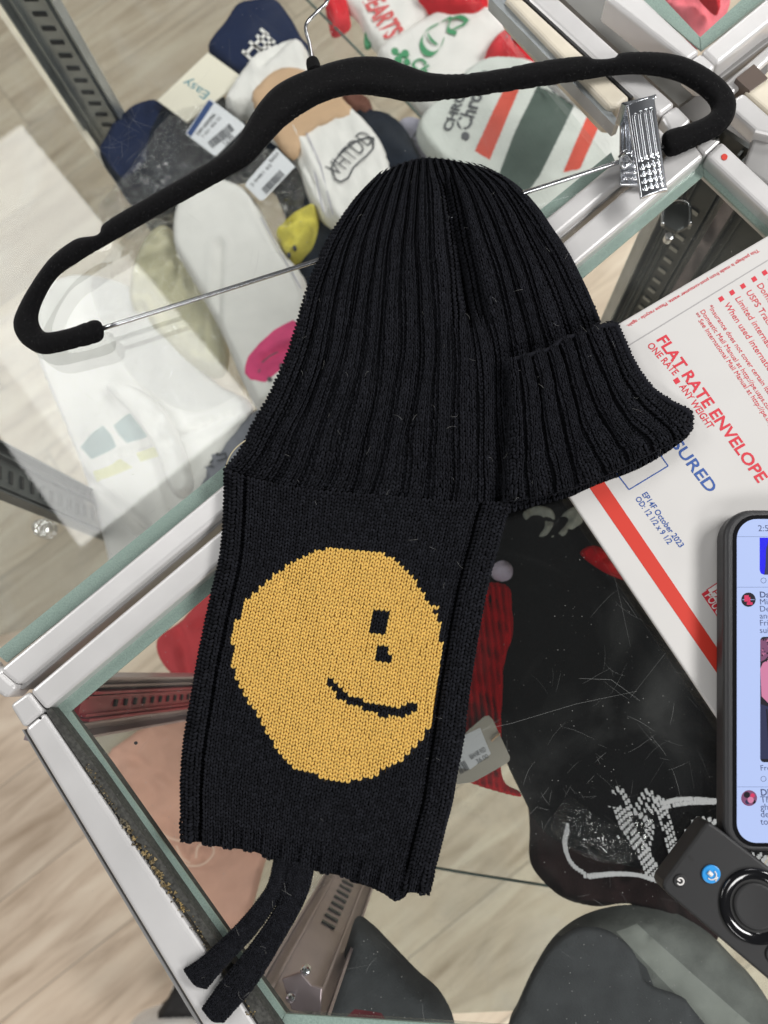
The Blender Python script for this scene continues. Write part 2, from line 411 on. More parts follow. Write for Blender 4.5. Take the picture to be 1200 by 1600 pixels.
# ================================================================== DISPLAY CASES
ZT = 0.0015      # frame tops stand this much above the glass
def bar(case, pts, m='frame', zt=ZT, zb=-.016, name='frame_bar', b=.0022): return slab(name, pts, zt, zb, M[m], case, bevel=b, seg=3)
def glass(case, pts, name='glass_top', z=0., th=.006, m='glass'):
    return slab(name, pts, z, z - th, M[m], case)
def vpost(case, pA, pB, zref, ztop, zbot, m='steel', slots=True, th=.010, flange=True, slot0=None, name='slotted_post', sm='dark'):
    """vertical shelf standard: its face spans pixels pA..pB at height zref and it drops straight down"""
    a, b = P(*pA, zref), P(*pB, zref); a.z = b.z = 0
    d = (b - a); wd = d.length; d.normalize()
    nn = Vector((-d.y, d.x, 0))
    if nn.dot(-a) < 0: nn = -nn
    def box(x0, x1, y0, y1, z0, z1):
        v = []
        for z in (z0, z1):
            for (x, y) in ((x0, y0), (x1, y0), (x1, y1), (x0, y1)):
                q = a + d * x + nn * y; v.append((q.x, q.y, z))
        return v, [[3, 2, 1, 0], [4, 5, 6, 7], [0, 1, 5, 4], [1, 2, 6, 5], [2, 3, 7, 6], [3, 0, 4, 7]]
    V = []; Fc = []
    def addb(*k):
        v, f = box(*k); o = len(V); V.extend(v); Fc.extend([[i + o for i in q] for q in f])
    addb(0, wd, -.003, 0, zbot, ztop)                                # web
    if flange:
        for x in (0, wd * .16, wd * .78, wd - .0015): addb(x, x + .0015, .0002, th * (.55 if 0 < x < wd * .9 else 1), zbot, ztop - .002)
    po = mesh(name, V, Fc, M[m], case)
    if slots:
        V = []; Fc = []; z = (slot0 if slot0 is not None else ztop - .02); 
        while z > zbot + .02:
            addb(wd * .36, wd * .62, .0003, .0012, z - .004, z); z -= .0155
        mesh('slot', V, Fc, M[sm], po)
    return po

# ---- case A: socks, upper left
A = thing('display_case', 'white framed glass display case full of socks, upper left under the hanger', 'display case', 'glass display cases')
gA = glass(A, [(-330, 620), (11, 1035), (968, 268), (700, -60), (500, -300), (-330, -300)])
bar(A, [(-3, 1047), (26, 1071), (1050, 217), (1028, 196)])
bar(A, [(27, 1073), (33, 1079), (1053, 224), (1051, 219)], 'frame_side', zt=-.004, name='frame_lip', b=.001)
slab('edge_band', [(-8, 1020), (11, 1035), (968, 268), (955, 238)], -.0068, -.0078, M['band'], A)
slab('edge_band', [(-330, 600), (-350, 620), (11, 1035), (-6, 1013)], -.0070, -.0080, M['band'], A)
bar(A, [(-350, 640), (-20, 1040), (8, 1043), (-2, 1060), (-8, 1075), (-380, 650)])
bar(A, [(787, -4), (817, -4), (986, 152), (966, 168), (951, 168)], 'cream', zt=.0022, zb=-.02, name='cream_trim', b=.003)
slab('seal_strip', [(817, -4), (823, -4), (990, 149), (986, 153)], .0004, -.02, M['seal'], A)
bar(A, [(823, -4), (873, -4), (1056, 162), (1031, 181), (990, 149)])
bar(A, [(1033, 181), (1057, 163), (1082, 188), (1053, 216)], name='corner_block', b=.002)
bar(A, [(-16, 1060), (-1, 1047), (26, 1072), (8, 1092), (-10, 1080)], name='corner_block')
slab('side_strip', [(764, -4), (787, -4), (951, 168), (968, 192), (960, 196)], -.001, -.010, M['steel'], A)
# shelf inside
SA = -0.31
slab('glass_shelf', [(-500, 500), (-60, 1010), (60, 975), (560, 570), (940, 250), (700, -60), (400, -300), (-500, -300)], SA, SA - .006, M['shelfglass'], A)
ptube('shelf_joint', [(470, -10, SA + .02), (568, 88, SA + .02), (690, 218, SA + .02)], .0013, M['edgegreen'], A)
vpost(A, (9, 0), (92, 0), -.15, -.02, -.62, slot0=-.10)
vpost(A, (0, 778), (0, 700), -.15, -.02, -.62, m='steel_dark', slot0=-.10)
slab('trim_strip', [(-10, 10), (-2, 0), (200, 300), (193, 305)], -.30, -.31, M['cream'], A)

# ---- case B: hats, below
B = thing('display_case', 'white framed glass display case of hats in the foreground beneath the knitted hat', 'display case', 'glass display cases')
glass(B, [(75, 1105), (1100, 243), (1290, 425), (1330, 1640), (440, 1640)])
bar(B, [(45, 1080), (71, 1110), (1101, 244), (1077, 212)])
bar(B, [(14, 1102), (44, 1080), (68, 1112), (36, 1138)], name='corner_block', b=.002)
bar(B, [(37, 1139), (68, 1113), (400, 1605), (400, 1660), (350, 1660)])
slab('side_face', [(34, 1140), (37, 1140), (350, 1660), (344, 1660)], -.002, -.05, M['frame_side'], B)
bar(B, [(1103, 243), (1128, 219), (1260, 342), (1240, 372)])
slab('corner_block', [(1089, 228), (1103, 216), (1127, 219), (1102, 242)], ZT + .0002, -.03, M['frame'], B, bevel=.001)
slab('dirt_channel', [(72, 1112), (80, 1106), (150, 1199), (345, 1479), (440, 1612), (420, 1625), (330, 1480), (132, 1200)], .0006, -.02, M['grime'], B)
slab('edge_band', [(74, 1108), (1100, 247), (1100, 274), (108, 1113)], -.0068, -.008, M['band'], B)
slab('edge_band', [(76, 1106), (110, 1111), (172, 1200), (358, 1460), (446, 1584), (430, 1612), (345, 1478), (150, 1198)], -.0072, -.0085, M['band'], B)
slab('edge_band', [(446, 1584), (1320, 1640), (1320, 1680), (430, 1620)], -.0070, -.0082, M['band'], B)
slab('edge_band', [(1100, 247), (1290, 425), (1290, 455), (1100, 275)], -.0064, -.0077, M['band'], B)
slab('edge_rim', [(447, 1580), (1320, 1636), (1320, 1641), (447, 1584)], -.0050, -.0066, M['shelfglass'], B)
SB = -0.27
vpost(B, (150, 1052), (122, 1146), -.075, -.02, -.60, m='steel_pink', slots=False)
vpost(B, (165, 1078), (157, 1122), -.085, -.055, -.60, m='steel_red', slot0=-.10, th=.006)
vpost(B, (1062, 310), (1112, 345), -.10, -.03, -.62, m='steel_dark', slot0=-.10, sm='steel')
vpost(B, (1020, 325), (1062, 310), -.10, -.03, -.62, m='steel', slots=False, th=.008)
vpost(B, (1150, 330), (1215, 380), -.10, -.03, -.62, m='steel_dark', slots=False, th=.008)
vpost(B, (410, 1530), (512, 1590), -.07, -.028, -.50, m='steel_pink', slot0=-.19, sm='steel_dark')
# bracket and screws of the near post
pb = slab('bracket', [(440, 1530), (470, 1520), (487, 1540), (503, 1545), (500, 1590), (455, 1578)], -.055, -.058, M['steel_pink'], B, bevel=.0006)
for (x, y) in ((476, 1519), (453, 1562)):
    slab('screw', disc(x, y, 8, 16), -.048, -.054, M['chrome'], B, bevel=.0015)
br2 = slab('bracket', [(1035, 350), (1042, 318), (1075, 318), (1078, 352), (1058, 362)], -.085, -.089, M['steel_dark'], B, bevel=.001)
ptube('bracket_rim', [(1035, 352, -.083), (1042, 318, -.083), (1075, 316, -.083), (1078, 352, -.083)], .0012, M['chrome'], B)
slab('screw', disc(1046, 368, 7, 16), -.082, -.088, M['chrome'], B, bevel=.001)
for (x, y, r) in ((62, 1122, 2.2), ):
    slab('screw_hole', disc(x, y, r, 12), ZT + .0003, ZT - .0005, M['dark'], B)
for (x, y, r) in ((212, 1161, 2.8), (154, 1206, 2.2)):
    slab('dark_speck', disc(x, y, r, 12), .0005, .00005, M['dark'], B)
slab('glass_shelf', [(130, 1150), (560, 860), (1000, 520), (1190, 620), (1240, 1560), (560, 1590), (440, 1560)], SB - .05, SB - .056, M['shelfglass2'], B)
ptube('shelf_edge', [(660, 1352, SB - .04), (740, 1366, SB - .04), (960, 1400, SB - .04)], .0012, M['edgegreen'], B)
# crumbs of dirt lodged in the channel
V = []; Fq = []
for k in range(300):
    t = random.random(); x = 134 + (405 - 134) * t + random.gauss(0, 3.0) ; y = 1196 + (1600 - 1196) * t + random.gauss(0, 3.0)
    q = P(x, y, .0008); r = random.uniform(.00025, .0009) * (1.5 if .2 < t < .55 else .8); o = len(V)
    for dx, dy, dz in ((1, 0, 0), (-.5, .8, 0), (-.6, -.8, .1), (0, 0, 1)): V.append((q.x + dx * r + random.uniform(-r, r) * .3, q.y + dy * r, q.z + dz * r))
    Fq += [[o, o + 1, o + 3], [o + 1, o + 2, o + 3], [o + 2, o, o + 3]]
cr_ = mesh('dirt_crumbs', V, Fq, mat('amber_crumbs', (.10, .10, .09), .5, noise=.5, nscale=60, col2=(.34, .24, .09), island=.9), B); cr_['kind'] = 'stuff'

# ---- case C, D upper right
C = thing('display_case', 'white framed glass display case with pink goods in the top right corner', 'display case', 'glass display cases')
glass(C, [(960, -80), (1004, -6), (1095, 79), (1200, -8), (1250, -80)])
bar(C, [(944, -6), (1004, -6), (1095, 80), (1073, 95)])
bar(C, [(1097, 79), (1196, -2), (1300, -80), (1300, -30), (1202, 36), (1121, 101)])
bar(C, [(1074, 96), (1096, 81), (1120, 102), (1108, 118), (1098, 116)], name='corner_block')
slab('edge_band', [(980, -20), (1020, -20), (1094, 58), (1096, 79)], -.0068, -.0078, M['band'], C)
slab('edge_band', [(1096, 79), (1094, 58), (1180, -20), (1240, -30)], -.0064, -.0074, M['band'], C)
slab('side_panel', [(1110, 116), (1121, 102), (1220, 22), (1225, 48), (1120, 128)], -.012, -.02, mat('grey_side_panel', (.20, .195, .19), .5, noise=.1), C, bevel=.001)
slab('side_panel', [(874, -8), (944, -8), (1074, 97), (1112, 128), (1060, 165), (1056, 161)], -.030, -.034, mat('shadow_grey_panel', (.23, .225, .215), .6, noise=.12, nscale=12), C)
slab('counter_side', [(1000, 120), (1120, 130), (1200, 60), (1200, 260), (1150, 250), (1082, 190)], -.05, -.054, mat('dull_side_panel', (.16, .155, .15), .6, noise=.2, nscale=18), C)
D = thing('display_case', 'corner of a silvery framed display case at the right edge behind the hanger', 'display case', 'glass display cases')
bar(D, [(1132, 163), (1162, 143), (1215, 190), (1215, 214), (1180, 205)], zt=-.006, name='corner_block')
bar(D, [(1108, 150), (1200, 70), (1215, 60), (1215, 82), (1132, 160)], zt=-.012)
bar(D, [(1163, 143), (1215, 96), (1230, 125), (1215, 188)], 'cream', zt=-.010, name='glass_ledge')
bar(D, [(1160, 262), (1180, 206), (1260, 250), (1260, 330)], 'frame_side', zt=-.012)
slab('glass_ledge', [(1150, 122), (1178, 100), (1200, 122), (1172, 142)], -.0085, -.02, mat('brownish_glass', (.13, .10, .085), .2), D)

tag(slab('paint_dot', disc(1132, 245, 5, 12), ZT + .0004, ZT - .0002, M['red_stripe'], B))
tube_hair = None

# ================================================================== HANGER
hg = thing('clothes_hanger', 'black velvet clothes hanger with metal bar lying on the glass above the knitted hat', 'hanger')
HO_up = [(85, 400), (120, 375), (154, 368), (167, 348), (240, 305), (320, 259), (362, 231), (381, 203), (402, 168), (432, 136), (478, 113), (545, 93), (600, 92),
 (635, 104), (680, 117), (750, 115), (850, 97), (910, 90.5), (930, 95), (957, 93), (971, 85), (1025, 84), (1075, 94), (1123, 122), (1147, 152), (1148, 180), (1130, 206), (1090, 227), (1045, 243)]
HO_lo = [(1035, 211), (1070, 197), (1097, 186), (1111, 173), (1105, 156), (1080, 136), (1050, 122), (1000, 114), (950, 117), (900, 125), (800, 140), (700, 154), (640, 157), (600, 150), (550, 146),
 (500, 160), (452, 190), (426, 215), (392, 253), (350, 278), (270, 322), (142, 395), (120, 409), (90, 430), (70, 460), (59, 490), (63, 510), (76, 520), (110, 514), (154, 501)]
HO_end = [(158, 530), (110, 545), (70, 553), (49, 547), (29, 530), (22, 507), (30, 482), (45, 454), (64, 425)]
pillow('body', HO_up + HO_lo + HO_end, .0035, .0082, M['velvet'], hg, r=13, step=5, smooth=6, sym=True)
ptube('stem', [(492, 112, .009), (489, 100, .009), (488, 95, .009)], (.0042, .0036), M['velvet'], hg)
ptube('hook', [(489, 104, .009), (484, 70, .009), (478, 40, .0095), (497, 17, .010), (512, 0, .010), (514, -40, .010), (480, -80, .01)], .0011, M['rod'], hg)
ptube('trouser_bar', [(150, 516.5, .0075), (500, 406, .0065), (820, 301, .0075), (1042, 229, .008)], .00125, M['rod'], hg)

# chrome clip on the bar
cl = thing('clip', 'chrome ribbed trouser clip hooked on the right end of the hanger bar', 'clip')
def clipplate(z0, z1, pts, name):
    """sheet metal jaw, folded at the rims, pressed ridges and dimples"""
    (ax, ay), (bx, by), (cx_, cy_), (dx, dy) = pts       # TL TR BR BL
    nu, nv = 56, 150; V = []; 
    A0 = np.array([[0.]*3])
    tl, tr, brr, bl = [np.array(P(*q, z)) for q, z in zip(pts, (z0, z0, z1, z1))]
    nrm = np.cross(tr - tl, bl - tl); nrm /= -np.linalg.norm(nrm)
    if nrm[2] < 0: nrm = -nrm
    for j in range(nv + 1):
        for i in range(nu + 1):
            u, v = i / nu, j / nv; p = tl * (1 - u) * (1 - v) + tr * u * (1 - v) + brr * u * v + bl * (1 - u) * v
            h = 0
            if .13 < v < .64:
                e = min(1, (v - .13) / .03, (.64 - v) / .03)
                for k in range(4):
                    du = abs(u - (.19 + .205 * k)) / .062
                    if du < 1: h = max(h, .0011 * math.sqrt(1 - du * du) * math.sqrt(max(e, 0)))
            if v > .66:
                for k in range(4):
                    for q in range(4):
                        du = (u - (.2 + .2 * k)) / .075; dv = (v - (.70 + .073 * q)) / .024
                        r2 = du * du + dv * dv
                        if r2 < 1: h = max(h, .0010 * math.sqrt(1 - r2))
            rim = min(u, 1 - u, (1 - v) * 3, v * 3)
            h -= .0012 * max(0, 1 - rim / .05) ** 2
            h += .0008 * math.sin(PI * u)
            V.append(p + nrm * h)
    n1 = len(V); V2 = []
    Q = [[j * (nu + 1) + i, (j + 1) * (nu + 1) + i, (j + 1) * (nu + 1) + i + 1, j * (nu + 1) + i + 1] for j in range(nv) for i in range(nu)]
    o = mesh(name, V, Q, M['chrome'], cl, smooth=True)
    s = o.modifiers.new('thick', 'SOLIDIFY'); s.thickness = .0008; s.offset = -1
    return o
clipplate(.022, .019, [(979, 163), (1023, 148), (1044, 297), (1001, 310)], 'front_jaw')
clipplate(.005, .006, [(969, 165), (1012, 156), (1022, 292), (968, 289)], 'back_jaw')
ptube('spring', [(968, 246, .012), (978, 236, .016), (985, 250, .012), (976, 262, .009), (970, 250, .012), (980, 240, .018), (990, 252, .017)], .0011, M['chrome'], cl)
slab('top_fold', [(970, 160), (1012, 150), (1026, 146), (1026, 152), (980, 164)], .0225, .006, M['chrome'], cl, bevel=.0006)

# ================================================================== KNITTED HAT
def Coons(left, right, top, bottom, zfun, ng=160):
    """surface through four photo outlines, left/right run downwards, top/bottom run rightwards"""
    def samp(pts):
        c = catmull(pts, 10, closed=False); s = np.r_[0, np.cumsum(np.hypot(*np.diff(c, axis=0).T))]; s /= s[-1]
        t = np.linspace(0, 1, ng + 1); return np.stack([np.interp(t, s, c[:, 0]), np.interp(t, s, c[:, 1])], 1)
    L, R, T, Bm = map(samp, (left, right, top, bottom))
    u = np.linspace(0, 1, ng + 1)[None, :, None]; v = np.linspace(0, 1, ng + 1)[:, None, None]
    S = (1 - u) * L[:, None] + u * R[:, None] + (1 - v) * T[None] + v * Bm[None] - ((1 - u) * (1 - v) * T[0] + u * (1 - v) * T[-1] + (1 - u) * v * Bm[0] + u * v * Bm[-1])
    U, Vv = np.broadcast_arrays(u[..., 0], v[..., 0])
    Z = zfun(U, Vv, S[..., 0], S[..., 1])
    W = PW(S[..., 0], S[..., 1], Z)
    du = np.gradient(W, axis=1); dv = np.gradient(W, axis=0); N = np.cross(dv, du); N /= np.linalg.norm(N, axis=2)[..., None] + 1e-12
    N[N[..., 2] < 0] *= -1
    return dict(px=S, W=W, N=N, ng=ng, cw=np.linalg.norm(du, axis=2) * ng, ch=np.linalg.norm(dv, axis=2) * ng)
def bil(G, u, v, ng):
    u = np.clip(u, -.02, 1.02) * ng; v = np.clip(v, -.02, 1.02) * ng
    i = np.clip(np.floor(u).astype(int), 0, ng - 1); j = np.clip(np.floor(v).astype(int), 0, ng - 1)
    a = (u - i); b = (v - j)
    if G.ndim == 3: a = a[..., None]; b = b[..., None]
    return G[j, i] * (1 - a) * (1 - b) + G[j, i + 1] * a * (1 - b) + G[j + 1, i] * (1 - a) * b + G[j + 1, i + 1] * a * b
def leg_template(seg=6, rings=7):
    X = []; 
    for k in range(rings):
        t = k / (rings - 1); cx = .38 - .27 * t; cy = -.66 + 1.24 * t; cc = .28 * math.sin(PI * t) ** .8 + .02
        r = .225 * math.sin(PI * (.10 + .80 * t)) ** .55
        for s in range(seg):
            a = 2 * PI * s / seg; X.append((cx + r * math.cos(a), cy - .10 * math.cos(a) * 0, cc + r * .95 * math.sin(a)))
    Q = [[k * seg + s, k * seg + (s + 1) % seg, (k + 1) * seg + (s + 1) % seg, (k + 1) * seg + s] for k in range(rings - 1) for s in range(seg)]
    return np.array(X), np.array(Q)
TL, TQ = leg_template()
FUZZ = []
def knit(name, S, nc, nr, mats, parent, colour=None, rib=None, base=True, jit=.05, fuzz=.5, lift=0.0, base_drop=.0008, hfun=None, wob=0.):
    """every loop of the yarn as two plump strands, laid on surface S; rib(i)->height of column i (in m)"""
    ng = S['ng']
    I, J = np.meshgrid(np.arange(nc), np.arange(nr)); I = I.ravel(); J = J.ravel()
    r = np.random.default_rng(hash(name) % 1000 if False else len(name) * 7 + nc)
    uc = (I + .5) / nc; vc = (J + .5) / nr
    hc = np.zeros(nc) if rib is None else np.array([rib(i) for i in range(nc)])
    pxc = bil(S['px'], uc, vc, ng)
    cidx = np.zeros(len(I), int) if colour is None else colour(pxc[:, 0], pxc[:, 1])
    VV = []; QQ = []; ID = []; off = 0
    for side in (-1, 1):
        x = TL[:, 0] * side; y = TL[:, 1]; c = TL[:, 2]
        ju = r.normal(0, jit, (len(I), 1)); jv = r.normal(0, jit, (len(I), 1)); js = 1 + r.normal(0, .07, (len(I), 1))
        u = (I[:, None] + .5 + x[None] * js + ju) / nc; v = (J[:, None] + .5 + y[None] + jv) / nr
        if wob:
            e_w = np.minimum(u, 1 - u); u = u + wob / nc * np.clip(e_w / .06, 0, 1) * (np.sin(v * 9 + 23 * u) * .6 + np.sin(v * 21 + 61 * u) * .35 + np.sin(v * 5 - 37 * u + 1) * .5)
        cw = bil(S['cw'], uc, vc, ng) / nc
        W = bil(S['W'], u, v, ng); N = bil(S['N'], np.clip(u, 0, 1), np.clip(v, 0, 1), ng)
        hh = hc[I][:, None] + lift
        if hfun is not None: hh = hh + hfun(I, vc)[:, None]
        W = W + N * (c[None] * cw[:, None] * 1.0 + hh)[..., None]
        n = TL.shape[0]
        VV.append(W.reshape(-1, 3)); q = TQ[None] + (np.arange(len(I)) * n)[:, None, None] + off
        if side < 0: q = q[:, :, ::-1]
        QQ.append(q.reshape(-1, 4)); ID.append(np.repeat(cidx, len(TQ))); off += len(I) * n
    o = np_mesh(name, np.vstack(VV), np.vstack(QQ), mats, parent, np.concatenate(ID))
    # random tufts of fibre
    k = int(len(I) * fuzz); sel = r.integers(0, len(I), k)
    u = (I[sel] + r.random(k)) / nc; v = (J[sel] + r.random(k)) / nr
    p = bil(S['W'], u, v, ng) + bil(S['N'], u, v, ng) * (hc[I[sel]] + lift + .0012)[:, None]
    FUZZ.append((p, cidx[sel]))
    if base:
        m_ = ng + 1; W = S['W'].copy(); uu = np.linspace(0, 1, m_); ci = np.clip((uu * nc), 0, nc - 1).astype(int)
        hb = hc[ci]; W[..., 2] += lift - base_drop + hb[None, :] * .8
        if hfun is not None: W[..., 2] += hfun(np.broadcast_to(ci[None, :], (m_, m_)), np.broadcast_to(uu[:, None], (m_, m_)))
        V = W.reshape(-1, 3); idx = np.arange(m_ * m_).reshape(m_, m_)
        Q = np.stack([idx[:-1, :-1], idx[1:, :-1], idx[1:, 1:], idx[:-1, 1:]], -1).reshape(-1, 4)
        bi = None
        if colour is not None:
            pc = S['px'][:-1, :-1].reshape(-1, 2); bi = colour(pc[:, 0], pc[:, 1])
        bm_ = [M['wool_base'], M['yarn_base']][:len(mats)]
        b = np_mesh('backing', V, Q, bm_, o, bi)
        s = b.modifiers.new('thick', 'SOLIDIFY'); s.thickness = .0012; s.offset = 0
    return o
hat = thing('knitted_hat', 'black ribbed knitted hat with a mustard smiling face on its flap, on the glass', 'hat')
fl_l = [(354, 732), (354, 772), (351, 835), (345, 880), (333, 930), (321, 985), (310, 1040), (300, 1100), (291, 1160), (286, 1215), (286, 1262), (288, 1311)]
fl_r = [(798, 785), (788, 815), (778, 852), (769, 882), (757, 930), (747, 985), (738, 1040), (729, 1100), (723, 1150), (714, 1200), (706, 1250), (694, 1295), (680, 1348), (668, 1394)]
seam = [(354, 732), (390, 746), (465, 762), (525, 768), (615, 775), (700, 782), (798, 785)]
fl_b = [(288, 1311), (337, 1322), (394, 1330), (431, 1345), (487, 1360), (547, 1371), (592, 1386), (635, 1394), (668, 1394)]
NCF = 50
def zflap(u, v, X, Y):
    z = .0075 + .0012 * np.sin(v * 9 + u * 4) * .4
    e = np.minimum(u, 1 - u)
    z = z - .0035 * np.exp(-(e / .02) ** 2) - .0018 * np.exp(-((u - .065) / .008) ** 2) - .0022 * np.exp(-((u - .905) / .009) ** 2)
    z = z + .0012 * np.exp(-((u - .035) / .02) ** 2) + .001 * np.exp(-((u - .955) / .025) ** 2)
    z = z + .0010 * np.exp(-((v - .12) / .05) ** 2) * np.sin(u * 7) + .0008 * vnoise(X, Y, 130, 4)
    z = z - .0025 * np.exp(-((1 - v) / .012) ** 2)
    z = z + .0016 * np.exp(-(v / .03) ** 2)
    return z
SF = Coons(fl_l, fl_r, seam, fl_b, zflap)
smile_o = catmull([(520, 857), (560, 858), (600, 866), (634, 888), (660, 925), (682, 960), (689, 1000), (684, 1050), (678, 1110), (664, 1150), (634, 1182), (592, 1208), (555, 1220), (505, 1215),
                   (452, 1194), (420, 1150), (398, 1112), (375, 1072), (363, 1035), (367, 985), (380, 948), (402, 922), (436, 893), (475, 868)], 4)
mouth = [(516, 1064), (532, 1085), (556, 1097), (580, 1107), (606, 1112), (630, 1112), (650, 1103)]
def face_colour(X, Y):
    c = inside_np(X, Y, smile_o).astype(int)
    eye1 = (X > 581.5) & (X < 606.5) & (Y > 954) & (Y < 989); eye2 = (X > 586) & (X < 609.5) & (Y > 1009) & (Y < 1034)
    m = polydist(X, Y, mouth, closed=False); wd = np.interp(X, [516, 560, 600, 640, 652], [6.0, 5.5, 8.0, 8.0, 4.5])
    c[eye1 | eye2 | (m < wd)] = 0
    lone = np.hypot(X - 677, Y - 950) < 5; c[lone] = 1
    return c
def ribf(i): 
    if i <= 1 or i >= NCF - 4: return .0006
    if i in (3, NCF - 6): return -.0022
    return 0.
def hem(I, v):
    k = np.where((I % 4) < 2, .0008, -.0009); return k * np.clip((v - .935) / .02, 0, 1)
knit('flap', SF, NCF, 99, [M['wool'], M['yarn']], hat, face_colour, ribf, fuzz=.45, jit=.03, hfun=hem)
# back layer peeping out at the hem and under the brim
SB2 = Coons([(540, 1355), (548, 1378)], [(640, 1385), (634, 1401)], [(540, 1355), (600, 1370), (640, 1385)], [(548, 1378), (575, 1385), (600, 1397), (618, 1408), (634, 1401)], lambda u, v, X, Y: .0032 + 0 * u)
knit('back_layer', SB2, 12, 5, [M['wool']], hat, fuzz=.4, jit=.08)
SB3 = Coons([(778, 770), (782, 806)], [(1066, 640), (1075, 682)], [(778, 770), (900, 735), (1066, 640)], [(782, 806), (830, 792), (884, 778), (926, 760), (995, 733), (1040, 708), (1075, 682)], lambda u, v, X, Y: .0040 + .0008 * np.sin(u * 20) + 0 * u)
knit('back_layer', SB3, 34, 5, [M['wool']], hat, rib=lambda i: .0004 if i % 4 else -.0006, fuzz=.5, jit=.07)

cr_l = [(596, 274), (560, 310), (530, 351), (510, 385), (498, 412), (480, 462), (466, 512), (450, 560), (424, 618), (400, 660), (377, 705), (354, 732)]
cr_r = [(752, 263), (780, 275), (806, 290), (837, 322), (863, 359), (885, 392), (902, 424), (920, 462), (936, 501), (958, 580), (1000, 690)]
cr_t = [(596, 274), (622, 260), (649, 251), (672, 249), (695, 251), (722, 256), (752, 263)]
cr_b = seam[:-1] + [(792, 784), (880, 762), (950, 732), (1000, 690)]
crease = [(697, 290), (706, 330), (714, 380), (722, 430), (730, 485)]
def zcrown(u, v, X, Y):
    e = np.minimum(u, 1 - u); z = .004 + .011 * np.sqrt(np.clip(1 - (1 - np.clip(e / .24, 0, 1)) ** 2, 0, 1)) * (.75 + .25 * np.sin(PI * np.clip(v, 0, 1)))
    z = z - .0055 * np.exp(-(v / .045) ** 2)
    d = polydist(X, Y, crease, closed=False); z = z - .0115 * np.exp(-(d / (12 + np.clip((Y - 330) / 8, 0, 14))) ** 2) * np.clip((Y - 262) / 40, 0, 1)
    d2 = polydist(X - 34, Y, crease, closed=False); z = z + .0022 * np.exp(-(d2 / 26) ** 2)
    d3 = polydist(X + 30, Y, crease, closed=False); z = z + .002 * np.exp(-(d3 / 22) ** 2)
    d4 = polydist(X, Y, [(790, 300), (835, 380), (868, 450), (890, 520)], closed=False); z = z - .0022 * np.exp(-(d4 / 11) ** 2)
    z = z + .0009 * vnoise(X, Y, 150, 2)
    z = z - .004 * np.clip((v - .8) / .2, 0, 1) ** 2 * (u < .7) - .006 * np.clip((u - .58) / .1, 0, 1) * np.clip((v - .45) / .15, 0, 1)
    return z
SC = Coons(cr_l, cr_r, cr_t, cr_b, zcrown, ng=200)
def rib5(i): return (.0002, .0016, .0016, .0002, -.0012)[i % 5]
def rib4(i):
    k = i % 4; return (.0013, .0014, 0.0, -.0022)[k]
knit('crown', SC, 85, 84, [M['wool']], hat, rib=rib5, fuzz=.5, jit=.05, wob=.45)
cu_t = [(790, 566), (800, 561), (830, 552), (860, 543), (875, 531), (890, 525), (917, 518), (941, 507), (962, 506)]
cu_r = [(962, 506), (974, 534), (989, 567), (1016, 606), (1049, 630), (1072, 642), (1082, 657)]
cu_l = [(790, 566), (796, 620), (794, 680), (788, 740), (786, 784)]
cu_b = [(786, 784), (830, 778), (875, 768), (920, 754), (980, 727), (1030, 702), (1066, 686), (1082, 657)]
def zcuff(u, v, X, Y):
    z = .0195 - .0135 * np.clip(u - .72, 0, 1) / .28 * np.clip(u - .72, 0, 1) / .28
    z = z - .0025 * np.exp(-(v / .03) ** 2) - .0045 * np.exp(-((1 - v) / .05) ** 2) - .004 * np.exp(-(u / .05) ** 2) + .0008 * vnoise(X, Y, 90, 3) - .0035 * v
    return z
SU = Coons(cu_l, cu_r, cu_t, cu_b, zcuff)
knit('brim', SU, 40, 38, [M['wool']], hat, wob=.35, rib=lambda i: (.0006, .0015, .0015, .0006, -.0014)[i % 5] if i < 38 else .0006, fuzz=.5, jit=.06)
def roll(pts, zs, r, inset=(0, 0)):
    n = len(pts); zz = np.interp(np.linspace(0, 1, n), np.linspace(0, 1, len(zs)), zs)
    ptube('rolled_edge', [(x + inset[0], y + inset[1], z) for (x, y), z in zip(pts, zz)], r, M['wool'], hat, seg=10, n=8)
roll(cu_r, (.014, .011, .008, .006), .0015, (-.8, 0))
roll(cu_t, (.0150, .0178, .0178, .0165, .0140), .0013, (0, 2.5))
roll(cr_l, (.0045, .006, .006, .005), .0012, (1.4, .6)); roll(cr_r[:9], (.005, .0065, .006), .0012, (-1.4, .6)); roll(cr_t, (.005, .006, .005), .0012, (0, 1.4))
roll(fl_l, (.0050, .005), .0011, (1.6, 0)); roll(fl_r, (.0050, .005), .0011, (-1.6, 0))
roll([(786, 784), (830, 778), (875, 768), (920, 754), (980, 727), (1030, 702), (1066, 686), (1080, 668)], (.010, .010, .006), .0012, (0, -2.5))
# side skirts so that the knit closes down to the glass
pillow('lining', [(600, 280), (650, 257), (700, 256), (752, 268), (806, 296), (860, 362), (900, 430), (934, 505), (958, 512), (990, 575), (1040, 632), (1074, 655), (980, 722), (880, 762), (795, 782), (785, 792),
        (752, 940), (722, 1140), (706, 1235), (664, 1386), (600, 1380), (500, 1356), (430, 1338), (340, 1316), (292, 1306), (292, 1215), (306, 1090), (345, 900), (356, 835), (360, 745), (406, 664), (456, 560), (502, 415), (534, 355)],
       .0006, .0030, M['wool_base'], hat, r=6, step=24, smooth=2)
